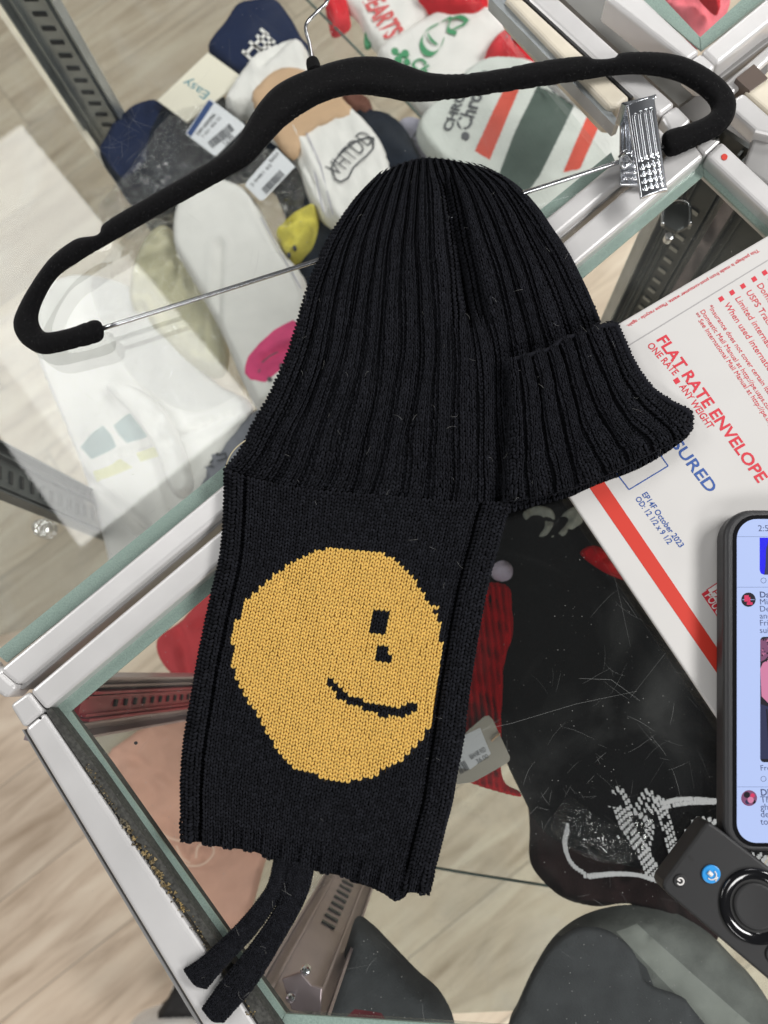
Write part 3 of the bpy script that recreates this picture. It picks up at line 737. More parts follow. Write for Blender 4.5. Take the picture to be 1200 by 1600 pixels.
# ties
def tie(L, R, z):
    S = Coons(L, R, [L[0], ((L[0][0] + R[0][0]) / 2, (L[0][1] + R[0][1]) / 2), R[0]], [L[-1], ((L[-1][0] + R[-1][0]) / 2 , (L[-1][1] + R[-1][1]) / 2 + 9), R[-1]],
              lambda u, v, X, Y: z + .0040 * np.sqrt(np.clip(1 - (2 * u - 1) ** 2, 0, 1)) + .0004 * np.sin(v * 20), ng=80)
    o = knit('tie', S, 8, 62, [M['wool']], hat, fuzz=.8, jit=.05, base_drop=.0004)
    return o
tie([(430, 1340), (420, 1382), (394, 1420), (360, 1457), (319, 1495), (287, 1517)], [(452, 1340), (446, 1378), (424, 1422), (394, 1463), (356, 1503), (321, 1544)], .0022)
tie([(453, 1345), (440, 1400), (419, 1440), (382, 1491), (349, 1532), (316, 1578)], [(490, 1352), (481, 1390), (466, 1424), (430, 1487), (396, 1541), (348, 1596)], .0028)
# fuzz: short loose fibres
def fibres(name, P0, ln, wd, m, parent, kind=True, zup=.6):
    n = len(P0); a = RNG.uniform(0, 2 * PI, n); L = RNG.uniform(ln[0], ln[1], n); K = 5
    V = np.zeros((n, K, 2, 3)); cur = RNG.normal(0, 1.1, n)
    p = P0.copy(); 
    for k in range(K):
        t = k / (K - 1); ang = a + cur * t
        step = np.stack([np.cos(ang), np.sin(ang), (zup * (1 - 1.6 * t)) * np.ones(n)], 1) * (L / K)[:, None]
        if k: p = p + step
        sd = np.stack([-np.sin(ang), np.cos(ang), 0 * ang], 1) * wd * (1 - .6 * t)
        V[:, k, 0] = p - sd; V[:, k, 1] = p + sd
    V = V.reshape(-1, 3); base = np.arange(n)[:, None] * K * 2
    q = np.array([[2 * k, 2 * k + 1, 2 * k + 3, 2 * k + 2] for k in range(K - 1)])
    Q = (base[:, :, None] + q[None]).reshape(-1, 4)
    o = np_mesh(name, V, Q, [m], parent)
    if kind: o['kind'] = 'stuff'
    return o
pts = np.vstack([p[c == 0] for p, c in FUZZ]); ypts = np.vstack([p[c == 1] for p, c in FUZZ if (c == 1).any()])
M['fibre'] = mat('loose_black_fibre', (.035, .037, .045), .9, spec=.2); M['yfibre'] = mat('loose_mustard_fibre', (.66, .42, .13), .9)
M['lint'] = mat('pale_lint', (.26, .26, .25), .9)
fibres('wool_fuzz', pts, (.001, .0035), .000022, M['fibre'], hat)
fibres('mustard_fuzz', ypts, (.001, .003), .00002, M['yfibre'], hat)
# fringe of hairs round the outline
rim = []
for S in (SF, SC, SU):
    for (u, v) in [(0, t) for t in np.linspace(0, 1, 420)] + [(1, t) for t in np.linspace(0, 1, 420)] + ([(t, 0) for t in np.linspace(0, 1, 200)] if S is SC else [(t, 1) for t in np.linspace(0, 1, 300)]):
        rim.append(bil(S['W'], np.array([u]), np.array([v]), S['ng'])[0])
fibres('edge_fuzz', np.array(rim), (.0015, .004), .000025, M['fibre'], hat, zup=.2)
fibres('lint', pts[RNG.integers(0, len(pts), 75)] + [0, 0, .0006], (.002, .007), .00004, M['lint'], hat)
ptube('loose_thread', [(400, 680, .004), (378, 692, .006), (362, 708, .005), (353, 730, .003), (352, 760, .004)], .00035, mat('pale_thread', (.5, .44, .30), .8), hat)

# ================================================================== ENVELOPE
env = thing('mailing_envelope', 'white card mailing envelope with red and blue print lying under the hat brim and phone', 'envelope')
ZE = .0030
eO = P(780.7, 615, ZE); ea = (P(1130, 1135, ZE) - P(885, 770, ZE)).normalized(); eb = Vector((-ea.y, ea.x, 0))
EW, EL = .241, .3175
# long (a) side is the one running down to the lower right
def epx(p): return p
v = []
for z in (ZE, .0004):
    for a, b in ((0, 0), (.222, 0), (.222, .3175), (0, .3175)):
        q = eO + ea * a + eb * b; v.append((q.x, q.y, z))
eo = mesh('card', v, [[0, 1, 2, 3], [7, 6, 5, 4], [0, 4, 5, 1], [1, 5, 6, 2], [2, 6, 7, 3], [3, 7, 4, 0]], M['paper'], env); bev(eo, .0009)
PR = ZE + .00012
def eprint(pts, m, name='print', z=None): return slab(name, pts, (z or PR), ZE - .0005, M[m], eo)
eprint([(862, 676), (884, 664), (1127, 1022), (1180, 1100), (1180, 1140), (1126, 1060)], 'red_stripe', 'stripe')
eprint([(905, 586), (1200, 405.5), (1200, 407.3), (906, 587.6)], 'grey_line', 'crease')
def dirpx(p, k=60, a=1.452):
    L = math.hypot(1, a); return (p[0] + k / L, p[1] + k * a / L)
text('FLAT RATE ENVELOPE', M['red_ink'], (1025, 530), (1185, 755), PR, eo, size=.0083, name='heading', bold=.022)
text('ONE RATE', M['red_ink'], (1010.5, 540), (1053, 587), PR, eo, size=.0052, bold=.01)
text('ANY WEIGHT', M['red_ink'], (1061, 604), (1107, 671), PR, eo, size=.0052, bold=.01)
def sq(cx, cy, r, ang=57):
    a = math.radians(ang); return [(cx + r * math.cos(a + k * PI / 2 + PI / 4), cy + r * math.sin(a + k * PI / 2 + PI / 4)) for k in range(4)]
eprint(sq(1057.5, 595, 6.0), 'red_ink', 'square')
for (x, y) in ((1127, 467), (1144, 457), (1161, 447), (1178.5, 436), (1195, 426)): eprint(sq(x, y, 5.2), 'red_ink', 'bullet')
for s, p in (('When used internationally, a customs', (1131, 476)), ('Limited international insurance.**', (1148, 466)), ('USPS Tracking service included', (1165, 456)), ('Domestic shipments include', (1182, 445)), ('Expected delivery date specified', (1199, 435))):
    text(s, M['red_ink'], p, dirpx(p, 60, 1.50), PR, eo, fit=False, size=.0047, name='small_print', bold=0.)
for s, p in (('*Insurance does not cover certain items. For details regarding', (1106, 479)), ('Domestic Mail Manual at http://pe.usps.com', (1093.5, 486)), ('** See International Mail Manual at http://pe.usps.com for', (1084, 491))):
    text(s, M['red_ink'], p, dirpx(p, 60, 1.46), PR, eo, fit=False, size=.0036, name='small_print', bold=0.)
text('This package is made from post-consumer waste. Please recycle - again.', M['red_ink'], (1184, 389), (979, 508), PR, eo, size=.0026, name='small_print', bold=.006)
text('INSURED', M['blue_ink'], (1028, 667), (1107, 771), PR, eo, size=.0083, bold=.015)
for a, b in (((1044, 728), (983, 765)), ((983, 765), (960, 735)), ((1044, 728), (1030, 708))):
    d = np.array(b) - a; d = d / np.hypot(*d); n = np.array([-d[1], d[0]]) * .9
    eprint([tuple(a + n), tuple(b + n), tuple(b - n), tuple(a - n)], 'blue_ink', 'box_line', z=PR + random.uniform(0, .00003))
text('EP14F October 2023', M['blue_ink'], (1002.5, 772), (1062, 856), PR, eo, size=.0041, name='small_print', bold=.012)
text('OD: 12 1/2 x 9 1/2', M['blue_ink'], (992, 779), (1044, 851), PR, eo, size=.0041, name='small_print', bold=.012)
eprint([(1096, 928), (1106, 921.5), (1136, 966), (1127, 973)], 'red_ink', 'badge')
eprint([(1106, 921.5), (1132, 905), (1150, 930), (1150, 985), (1136, 966)], 'white_ink', 'badge_panel', z=PR - .00004)
for a, b in (((1104, 922), (1134, 902)), ((1122, 911), (1134, 930))):
    d = np.array(b) - a; d = d / np.hypot(*d); n = np.array([-d[1], d[0]]) * .6
    eprint([tuple(a + n), tuple(b + n), tuple(b - n), tuple(a - n)], 'red_ink', 'badge_line', z=PR + .00004)
text('POUCH', M['white_ink'], (1100.5, 930.5), (1126, 969), PR + .0001, eo, size=.0058, bold=.01)
text('PAPER', M['red_ink'], (1110.5, 925), (1137, 964), PR + .00005, eo, size=.0054)

# ================================================================== PHONE
ph = thing('phone', 'smartphone in a black case with lit message feed at the right edge', 'phone')
ZP = .0145
def rrect(x0, y0, x1, y1, r, n=8):
    o = []
    for cx, cy, a0 in ((x1 - r, y0 + r, -90), (x1 - r, y1 - r, 0), (x0 + r, y1 - r, 90), (x0 + r, y0 + r, 180)):
        for k in range(n + 1):
            a = math.radians(a0 + 90 * k / n); o.append((cx + r * math.cos(a), cy + r * math.sin(a)))
    return o
def tilt(p, x0=1128., y0=1060.): return [(x, y) for x, y in p]
slab('case', tilt(rrect(1131, 796, 1400, 1331, 44, 10)), ZP, ZE + .0004, M['phone_case'], ph, bevel=.0022, seg=4)
bz = slab('bezel', rrect(1145, 805, 1388, 1323, 36, 10), ZP + .00015, ZP - .002, M['bezel'], ph)
sc1 = slab('screen', rrect(1151.5, 811, 1382, 1317, 31, 10), ZP + .0003, ZP - .001, M['scr'], ph)
ZS = ZP + .0003
def sslab(pts, m, dz=.00008, name='screen_picture'): return slab(name, pts, ZS + dz, ZS - .0002, M[m], sc1)
sslab([(1152, 838), (1400, 838), (1400, 839), (1152, 839)], 'scr_line', name='screen_line')
sslab([(1152, 917), (1400, 917), (1400, 918), (1152, 918)], 'scr_line', name='screen_line')
sslab([(1152, 1229), (1400, 1229), (1400, 1230), (1152, 1230)], 'scr_line', name='screen_line')
sslab(rrect(1187, 820, 1380, 898, 7)[0:0] + [(1187, 840), (1380, 840), (1380, 898), (1194, 898), (1189, 896), (1187, 891)], 'scr_blue')
sslab([(1200, 846), (1197, 858), (1196, 885), (1194, 898), (1240, 898), (1240, 840)], 'scr_navy', .00014)
sslab(rrect(1188, 995, 1380, 1191, 6), 'scr_dark')
sslab([(1188, 1045), (1192, 1036), (1202, 1030), (1215, 1032), (1230, 1100), (1215, 1105), (1200, 1098), (1190, 1088)], 'scr_pink', .00014)
sslab([(1188, 1000), (1200, 997), (1205, 1020), (1196, 1030), (1189, 1034)], 'scr_mauve', .00018)
for k in range(26):
    x, y = 1190 + random.random() * 14, 998 + random.random() * 36; sslab(disc(x, y, random.uniform(.6, 1.6), 6), random.choice(['scr_pink', 'scr_dark']), .00022)
sslab([(1188, 1100), (1200, 1104), (1220, 1110), (1220, 1186), (1188, 1186)], 'scr_navy', .00016)
sslab([(1197, 1108), (1199, 1108), (1206, 1186), (1202, 1186)], 'scr_dark', .0002)
sslab(disc(1169.5, 937, 11.2), 'scr_dark', name='avatar'); 
for q in ([(1163, 930), (1170, 930), (1170, 940), (1163, 940)], [(1169, 933), (1172.5, 933), (1172.5, 944), (1169, 944)], [(1167, 941), (1176, 941), (1176, 945), (1167, 945)]): sslab(q, 'scr_hot', .00014, 'emblem')
sslab([(1160, 936.3), (1179, 936.3), (1179, 937.6), (1160, 937.6)], 'scr_line', .00012, 'emblem')
sslab(disc(1170.5, 1247, 12.4), 'scr_mauve', name='avatar')
for (x, y, r, m_) in ((1167, 1242, 5, 'scr_dark'), (1173, 1250, 5, 'scr_pink'), (1176, 1243, 3.5, 'scr_hot'), (1168, 1253, 3.5, 'scr_navy'), (1178, 1253, 3, 'scr_dark')): sslab(disc(x, y, r, 10), m_, .00014 + r * 1e-5, 'emblem')
def st_(s, x, y, h, bold=0.): h *= .8; text(s, M['scr_txt'], (x, y), (x + 50, y), ZS + .00005, sc1, fit=False, size=h, name='screen_text', bold=bold)
st_('2:51', 1184.5, 830, .0052); st_('Daily', 1187, 933.5, .0048, .02)
for s, y in (('Miami', 944.5), ('Dealer', 955.5), ('and', 966.5), ('Friends', 977.5), ('suit', 989)): st_(s, 1187, y, .0047)
st_('From', 1188, 1204, .0042); st_('DJ', 1188.5, 1243, .0048, .02)
for s, y in (('That', 1254), ('ghetto', 1265.5), ('depot', 1277), ('to the', 1288.5)): st_(s, 1188.5, y, .0047)
for y in (907, 1217): 
    p0 = disc(1193, y, 4, 16)
    ptube('reply_icon', [(x, yy, ZS + .0001) for x, yy in p0 + p0[:1]], .00012, M['scr_txt'], sc1, seg=5, n=2)
for (y0, y1) in ((884, 912), (922, 958), (966, 1004)):
    ptube('side_button', [(1129.2, y0, .0085), (1128.8, (y0 + y1) / 2, .0088), (1129, y1, .0085)], .0011, M['phone_btn'], ph)

# ================================================================== REMOTE
rm = thing('remote_control', 'black remote control with blue microphone button and round glossy pad, lower right', 'remote')
ZR = .016
rp = catmull([(1101, 1287), (1110, 1283), (1122, 1292), (1180, 1337), (1250, 1392), (1300, 1600), (1225, 1545), (1120, 1457), (1045, 1396), (1036, 1386), (1035, 1374)], 1)
rpx = [(1104, 1284.5), (1109, 1285), (1122, 1293), (1420, 1524), (1330, 1640), (1047, 1400), (1038, 1391), (1035.5, 1384), (1037, 1376)]
slab('body', rpx, ZR, .0006, M['remote'], rm, bevel=.0018, seg=4)
dr = np.array([1180 - 1110., 1337 - 1283.]); dr /= np.hypot(*dr); dp = np.array([-dr[1], dr[0]])
def rcyl(name, cx, cy, r, zt, m, zb=ZR - .0012, bevel=.0004, n=48): return slab(name, disc(cx, cy, r, n), zt, zb, M[m], rm, bevel=bevel)
rcyl('power_seat', 1063, 1376.5, 11.4, ZR + .00012, 'dark'); pk = rcyl('power_button', 1063, 1376.5, 10.2, ZR + .0006, 'key')
arc = [(1063 + 5.2 * math.cos(a), 1377.2 + 5.2 * math.sin(a), ZR + .0008) for a in np.linspace(math.radians(-150 + 20), math.radians(180 - 25), 22)]
ptube('power_symbol', arc, .00035, M['white_ink'], pk, seg=6, n=2)
ptube('power_symbol', [(1058, 1374, ZR + .0008), (1063, 1377, ZR + .0008)], .00035, M['white_ink'], pk, seg=6)
mk = rcyl('microphone_button', 1111.8, 1366.3, 14.6, ZR + .0009, 'blue_key')
ptube('microphone_symbol', [(1106.8, 1362.4, ZR + .0011), (1112.5, 1367.6, ZR + .0011)], .00095, M['white_ink'], mk, seg=10)
am = [(1112.2 + 7.2 * math.cos(a), 1367.4 + 7.2 * math.sin(a), ZR + .0011) for a in np.linspace(math.radians(-55), math.radians(140), 14)]
ptube('microphone_symbol', am, .00028, M['white_ink'], mk, seg=6, n=2)
ptube('microphone_symbol', [(1117, 1372, ZR + .0011), (1120, 1374.5, ZR + .0011)], .0003, M['white_ink'], mk, seg=6)
ptube('microphone_symbol', [(1121.5, 1370.5, ZR + .0011), (1118, 1377, ZR + .0011)], .0003, M['white_ink'], mk, seg=6)
slab('sensor_hole', [(1075, 1339), (1079, 1337), (1085, 1343), (1084, 1346), (1080, 1345)], ZR + .0002, ZR - .001, M['dark'], rm)
# ring and pad by lathe
def lathe(name, cx, cy, prof, m, n=72):
    V = []; c = P(cx, cy, ZR); mpp = (P(cx + 10, cy, ZR) - c).length / 10
    for r, z in prof:
        for k in range(n): V.append((c.x + r * mpp * math.cos(2 * PI * k / n), c.y + r * mpp * math.sin(2 * PI * k / n), ZR + z))
    Q = [[j * n + k, j * n + (k + 1) % n, (j + 1) * n + (k + 1) % n, (j + 1) * n + k] for j in range(len(prof) - 1) for k in range(n)]
    Q.append([(len(prof) - 1) * n + k for k in range(n)])
    return mesh(name, V, Q, M[m], rm, smooth=True)
RX, RY = 1181, 1415.5
slab('pad_seat', disc(RX, RY, 59, 64), ZR + .0001, ZR - .001, M['dark'], rm)
lathe('navigation_ring', RX, RY, [(57.5, -.0006), (57.2, .0006), (55.5, .0012), (52, .0014), (44, .0006), (38.5, -.0001), (37.2, -.0008)], 'gloss')
lathe('centre_button', RX, RY, [(36, -.0008), (35.8, .0006), (34, .0011), (30, .0010), (15, .0008), (2, .0007)], 'key')
slab('menu_button', disc(1212, 1491, 15, 40), ZR + .0008, ZR - .001, M['key'], rm, bevel=.0005)
slab('menu_seat', disc(1212, 1491, 17, 40), ZR + .0001, ZR - .001, M['dark'], rm)

# ================================================================== GOODS IN CASE A
def c8(r, g, b): return lin((r, g, b))
fab = lambda n, c, **k: mat(n, c8(*c), .95, spec=.03, noise=k.pop('noise', .06), nscale=60, bump=k.pop('bump', .5), bscale=k.pop('bscale', 900), **k)
M.update(
 navy=fab('navy_knit', (34, 44, 72)), white_knit=fab('white_knit', (236, 234, 230), noise=.03), cream_knit=fab('cream_knit', (214, 208, 176)),
 dark_knit=fab('charcoal_knit', (32, 38, 48)), card=mat('ivory_card', c8(238, 232, 214), .6), tagw=mat('tag_white', c8(226, 228, 232), .5), tagblue=mat('tag_blue', c8(46, 72, 122), .5),
 ink=mat('black_print', c8(58, 60, 66), .6), ink2=mat('soft_black_print', c8(88, 90, 94), .7), kraft=mat('kraft_band', c8(206, 172, 138), .7, noise=.05, nscale=30),
 bluepen=mat('teal_pen', c8(84, 146, 160), .6), pinkk=fab('pink_terry', (226, 84, 132), noise=.14), greyf=fab('grey_marl', (128, 130, 138), noise=.1), yelf=fab('yellow_fluffy_knit', (208, 196, 88), noise=.25, bscale=400),
 brownk=fab('brown_knit', (112, 78, 68)), redk=fab('red_knit', (214, 54, 62)), redd=fab('deep_red_knit', (176, 8, 20)), reds=fab('brick_red_stripe', (214, 98, 84)), greens=fab('dark_green_stripe', (92, 104, 98)),
 greenp=mat('green_print', c8(72, 150, 104), .7), redp=mat('red_print', c8(216, 92, 92), .7), lav=fab('lavender_fluff', (190, 180, 198), noise=.2, bscale=300), lilac=fab('lilac_grey_knit', (168, 166, 180)),
 palegrn=fab('pale_green_knit', (166, 184, 184)), paleyel=fab('pale_yellow_knit', (222, 220, 176)), blackk=fab('black_knit', (8, 8, 10), noise=.3), brownblk=fab('brown_black_fabric', (40, 28, 28), noise=.12),
 gdome=fab('dark_grey_reflection', (98, 101, 98), noise=.2), gdome2=fab('darker_grey_reflection', (66, 68, 70), noise=.16), maroon=fab('wine_knit', (92, 40, 46)), ivoryp=fab('white_jacquard', (176, 176, 178)),
 peach=mat('peach_cloth', c8(196, 152, 132), .9, noise=.10, nscale=16, stretch=(3, .4, 1, .7), bump=.2), peachl=mat('pale_stitching', c8(208, 176, 156), .9), redpaper=mat('red_cloth', c8(206, 66, 72), .85, noise=.08, nscale=12), pinkf=fab('soft_pink_knit', (240, 130, 140)),
 film=film_mat('clear_crinkled_film', .09, .006, .05, 1., 75), film2=film_mat('soft_film', .035, .002, .05, 1., 45), filmg=film_mat('glossy_film', .12, .003, .04, 1., 80), clearp=film_mat('clear_plastic', .25, .12, .08, .3, 40),
 greyblob=fab('grey_camo_print', (138, 140, 132), noise=.35), tag_grey=mat('tag_taupe', c8(176, 170, 158), .6),
)
def good(name, label, cat, pts, zb, T, m, group=None, **kw):
    if name == 'sock': group = 'socks piled in the upper case'
    flat = kw.pop('flat', False); kw.setdefault('wr', .0008 if flat else .0022); kw.setdefault('ws', 34)
    if 'hfun' not in kw and 'part' not in kw and not flat:
        pa = np.array(pts, float); r_ = random.Random(int(pa.sum())); kw['step'] = min(kw.get('step', 6), 6)
        A_ = min(.006, T * .34); segs_ = []
        for _ in range(4):
            i, j = r_.sample(range(len(pa)), 2); a0, b0 = pa[i], pa[j]; m0 = a0 + (b0 - a0) * r_.uniform(.35, .8); segs_.append((a0, m0, r_.uniform(4, 8), r_.uniform(.5, 1)))
        kw['hfun'] = lambda X, Y: sum(-A_ * q * np.exp(-(segdist(X, Y, a, b) / w_) ** 2) + A_ * .5 * q * np.exp(-((segdist(X, Y, a, b) - 2.2 * w_) / w_) ** 2) for a, b, w_, q in segs_)
    t = thing(name, label, cat, group)
    o = pillow(kw.pop('part', 'fabric'), pts, zb, T, M[m] if isinstance(m, str) else m, t, **kw)
    return t, o
def goodf(*a, **k): return good(*a, flat=True, **k)
def barcode(p0, p1, hgt, z, parent, n=26):
    """barcode between two px points along its length, hgt px deep"""
    p0 = np.array(p0, float); p1 = np.array(p1, float); d = p1 - p0; L = np.hypot(*d); d /= L; nn = np.array([-d[1], d[0]])
    V = []; Fc = []; x = 0
    r = random.Random(3)
    while x < L:
        w_ = r.uniform(.5, 1.6)
        q = [p0 + d * x, p0 + d * (x + w_), p0 + d * (x + w_) + nn * hgt, p0 + d * x + nn * hgt]; o = len(V)
        V += [tuple(P(*k, z)) for k in q]; Fc.append([o, o + 1, o + 2, o + 3]); x += w_ + r.uniform(.6, 1.5)
    return mesh('barcode', V, Fc, M['ink'], parent)
# layers from the shelf up
good('sock', 'dark grey sock with black lettering at the lower corner of the sock case', 'sock', [(292, 730), (345, 690), (400, 640), (440, 640), (420, 720), (360, 790), (305, 800)], -.30, .012, 'greyf', smooth=4)
tS, oS = good('sock', 'cream sock in crinkled plastic below the left arm of the hanger', 'sock', [(205, 430), (228, 372), (262, 352), (292, 400), (335, 470), (355, 540), (345, 585), (300, 575), (240, 520), (205, 480)], -.295, .016, 'cream_knit', r=16, wr=.002, ws=40, ridge=(.6, 7, .0005))
tW, oW = good('sock', 'white sock with pale green and yellow bands seen through the ceiling light glare', 'sock',
   [(60, 470), (110, 430), (190, 440), (240, 480), (330, 590), (395, 640), (320, 760), (290, 880), (215, 960), (175, 930), (165, 860), (130, 740), (90, 640), (60, 560)], -.300, .016, 'white_knit', r=16, wr=.003, ws=90,
   regions=[([(131, 702), (150, 684), (168, 670), (180, 684), (188, 702), (170, 712), (150, 722)], M['palegrn']), ([(184, 670), (208, 654), (234, 645), (248, 660), (256, 678), (232, 690), (206, 698), (192, 684)], M['palegrn']),
            ([(155, 742), (196, 722), (214, 735), (160, 758)], M['paleyel']), ([(219, 712), (254, 700), (258, 716), (226, 726)], M['paleyel'])])
tS2, _ = good('sock', 'white sock heel curving over the banded sock in the glare', 'sock', [(165, 606), (190, 598), (225, 612), (256, 640), (282, 690), (300, 760), (270, 772), (240, 700), (205, 650)], -.283, .012, 'white_knit', r=12)
tD, oD = good('sock', 'navy socks bundled in crinkled clear plastic behind the hanger', 'sock', [(156, 236), (196, 178), (246, 158), (300, 190), (345, 150), (400, 205), (470, 245), (560, 320), (520, 440), (478, 480), (430, 300), (345, 285), (250, 332), (205, 318), (176, 278)], -.30, .018, 'dark_knit',
   r=14, wr=.003, ws=50, regions=[([(158, 238), (197, 181), (246, 160), (262, 175), (240, 215), (235, 262), (200, 290), (180, 270)], M['navy'])])
tB, oB = good('plastic_bag', 'crumpled clear plastic bag catching white glints around the navy socks', 'bag', [(150, 330), (170, 300), (215, 240), (262, 180), (330, 158), (372, 160), (360, 200), (420, 230), (470, 260), (470, 350), (440, 400), (400, 330), (340, 290), (240, 345), (190, 370)], -.279, .012, 'filmg', part='film', r=20, wr=.004, ws=22, step=5)
tB2, oB2 = good('plastic_bag', 'crinkled clear plastic bag over the cream and white banded socks', 'bag', [(165, 400), (225, 345), (290, 350), (330, 430), (360, 520), (380, 600), (300, 640), (215, 600), (165, 520), (140, 450)], -.278, .012, 'film', part='film', r=20, wr=.003, ws=26, step=5)
tN, oN = goodf('sock', 'navy sock with white block monogram at the top of the sock case', 'sock', [(325, 79), (352, 40), (371, 13), (395, 6), (432, 4), (455, 28), (474, 62), (490, 82), (470, 98), (430, 92), (388, 128), (350, 108)], -.296, .020, 'navy', r=12)
# block monogram built from bars
def stroke(pts, wpx, z, m, parent, name='monogram', dz=0.):
    pts = [np.array(p, float) for p in pts]; V = []; Fc = []
    for a, b in zip(pts[:-1], pts[1:]):
        d = b - a; L = np.hypot(*d); d /= L; n = np.array([-d[1], d[0]]) * wpx / 2; a2 = a - d * wpx * .3; b2 = b + d * wpx * .3
        o = len(V); zz = z + len(V) * 2e-6
        for q in (a2 + n, b2 + n, b2 - n, a2 - n): V.append(tuple(P(*q, zz)))
        Fc.append([o, o + 1, o + 2, o + 3])
    return mesh(name, V, Fc, M[m], parent)
ZN = -.2745
for pl in ([(384, 84), (415, 53)], [(397, 93), (424, 62)], [(391, 66), (416, 86)], [(402, 56), (424, 76)], [(380, 80), (390, 90)], [(392, 92), (402, 98)], [(408, 46), (418, 54)], [(418, 57), (428, 66)], [(400, 72), (410, 78)]):
    stroke(pl, 5, ZN, 'white_knit', oN)
cd = thing('paper_card', 'ivory card with teal handwriting tucked between navy sock and plastic', 'card')
co = slab('card', [(325, 82), (382, 123), (292, 191), (246, 157)], -.272, -.2735, M['card'], cd)
text('Easy', M['bluepen'], (330, 146), (292, 122), -.2718, co, size=.014, name='handwriting')
def tagobj(label, pts, z, band=None):
    t = thing('price_tag', label, 'tag', 'barcode tags on socks'); o = slab('tag', pts, z, z - .0008, M['tagw'], t, bevel=.0003)
    return t, o
t1, o1 = tagobj('white price tag with a blue end and barcode above the hanger arm', [(326, 155), (330, 155), (382, 194), (382, 199), (338, 243), (334, 243), (291, 210), (291, 206)], -.262)
slab('blue_end', [(326, 156), (334, 161), (298, 214), (292, 208)], -.2617, -.2619, M['tagblue'], o1)
barcode((324, 222), (358, 193), 13, -.2616, o1); text('DIM 6002900', M['ink'], (310, 212), (338, 180), -.2616, o1, size=.006); text('12.00', M['ink'], (352, 228), (366, 214), -.2616, o1, size=.010)
text('7 021 402 22', M['ink2'], (318, 216), (346, 184), -.2616, o1, size=.005)
t2, o2 = tagobj('white price tag with barcode below the hanger arm, next to the yellow sock toe', [(432, 231), (461, 260), (411, 313), (405, 312), (383, 290), (385, 284)], -.262)
barcode((408, 295), (436, 266), 12, -.2616, o2); text('BLACK M', M['ink'], (424, 254), (437, 241), -.2616, o2, size=.006); text('2 0481 62', M['ink2'], (394, 292), (425, 258), -.2616, o2, size=.005)
tWS, oWS = good('sock', 'folded white ribbed sock with black outlined lettering in a kraft paper band', 'sock',
   [(352, 168), (362, 142), (395, 100), (440, 72), (464, 66), (482, 82), (488, 108), (530, 150), (560, 180), (600, 230), (612, 300), (560, 370), (525, 358), (500, 340), (478, 300), (457, 248), (420, 215), (395, 180), (366, 182)], -.285, .024, 'white_knit', r=14, wr=.0012, ws=40, ridge=(.9, 6, .0004))
pillow('paper_band', [(393, 158), (410, 128), (440, 108), (480, 112), (520, 140), (556, 180), (515, 195), (480, 214), (458, 248), (425, 213)], -.266, .0075, M['kraft'], oWS, r=5, step=10, smooth=3)
text('VHTDD', M['ink'], (528, 277), (586, 218), -.2595, oWS, size=.026, name='lettering', bold=-.012)
lg = [(518, 262), (524, 280), (532, 284), (544, 278), (552, 262), (560, 254), (572, 244), (583, 232), (584, 216), (577, 214), (562, 218), (548, 226), (532, 240), (524, 250), (518, 262)]
stroke(lg, 2.6, -.2596, 'ink', oWS, 'outline')
stroke([(463, 205), (490, 260), (505, 330)], 2.0, -.2596, 'lilac', oWS, 'fold_line'); stroke([(476, 202), (500, 255), (520, 335)], 1.6, -.2595, 'lilac', oWS, 'fold_line')
tH, oH = good('sock', 'large plain white sock with pink smiling face patch under the hanger bar', 'sock',
   [(271, 350), (285, 312), (320, 285), (350, 283), (385, 298), (405, 322), (420, 352), (445, 395), (480, 445), (478, 540), (440, 620), (405, 640), (375, 590), (345, 520), (300, 440), (275, 395)], -.285, .022, 'white_knit', r=14, wr=.0015, ws=120,
   regions=[([(388, 592), (394, 566), (410, 545), (432, 526), (462, 510), (480, 520), (470, 560), (440, 590), (420, 606), (398, 603)], M['pinkk'])])
stroke([(404, 582), (410, 566), (422, 556), (434, 550)], 1.8, -.2615, 'ink2', oH, 'smile'); 
for (x, y) in ((440, 571), (421, 592)): slab('eye', disc(x, y, 3.6, 14), -.2600, -.262, M['ink2'], oH)
stroke([(408, 340), (430, 380), (470, 450)], 1.8, -.2612, 'lilac', oH, 'fold_line')
tY, oY = good('sock', 'fluffy yellow sock toe with a small dark eye beside the tag', 'sock', [(432, 364), (450, 344), (474, 328), (494, 322), (497, 340), (490, 372), (476, 396), (458, 407), (444, 395), (436, 380)], -.282, .018, 'yelf', r=12, wr=.001, ws=12)
for (x, y) in ((460, 386), (451, 397)): slab('eye', disc(x, y, 3.0, 12), -.262, -.266, M['ink'], oY)
good('sock', 'small brown knitted sock end peeking out below the hanger crown', 'sock', [(534, 150), (556, 146), (578, 158), (583, 176), (574, 186), (556, 180), (540, 168)], -.285, .014, 'brownk', r=8)
good('sock', 'dark navy rounded sock between the lettered white sock and the hat tip', 'sock', [(552, 180), (590, 175), (622, 190), (645, 220), (662, 262), (640, 290), (600, 290), (575, 225)], -.290, .016, 'dark_knit', r=10, wr=.002, ws=25)
tL, oL = goodf('sock', 'lilac grey sock with faint dark letters just above the hat tip', 'sock', [(620, 196), (645, 184), (690, 205), (730, 245), (742, 270), (700, 280), (655, 262), (635, 225)], -.300, .012, 'lilac', r=10)
text('ELD', M['ink2'], (640, 218), (672, 232), -.2875, oL, size=.02, name='lettering')
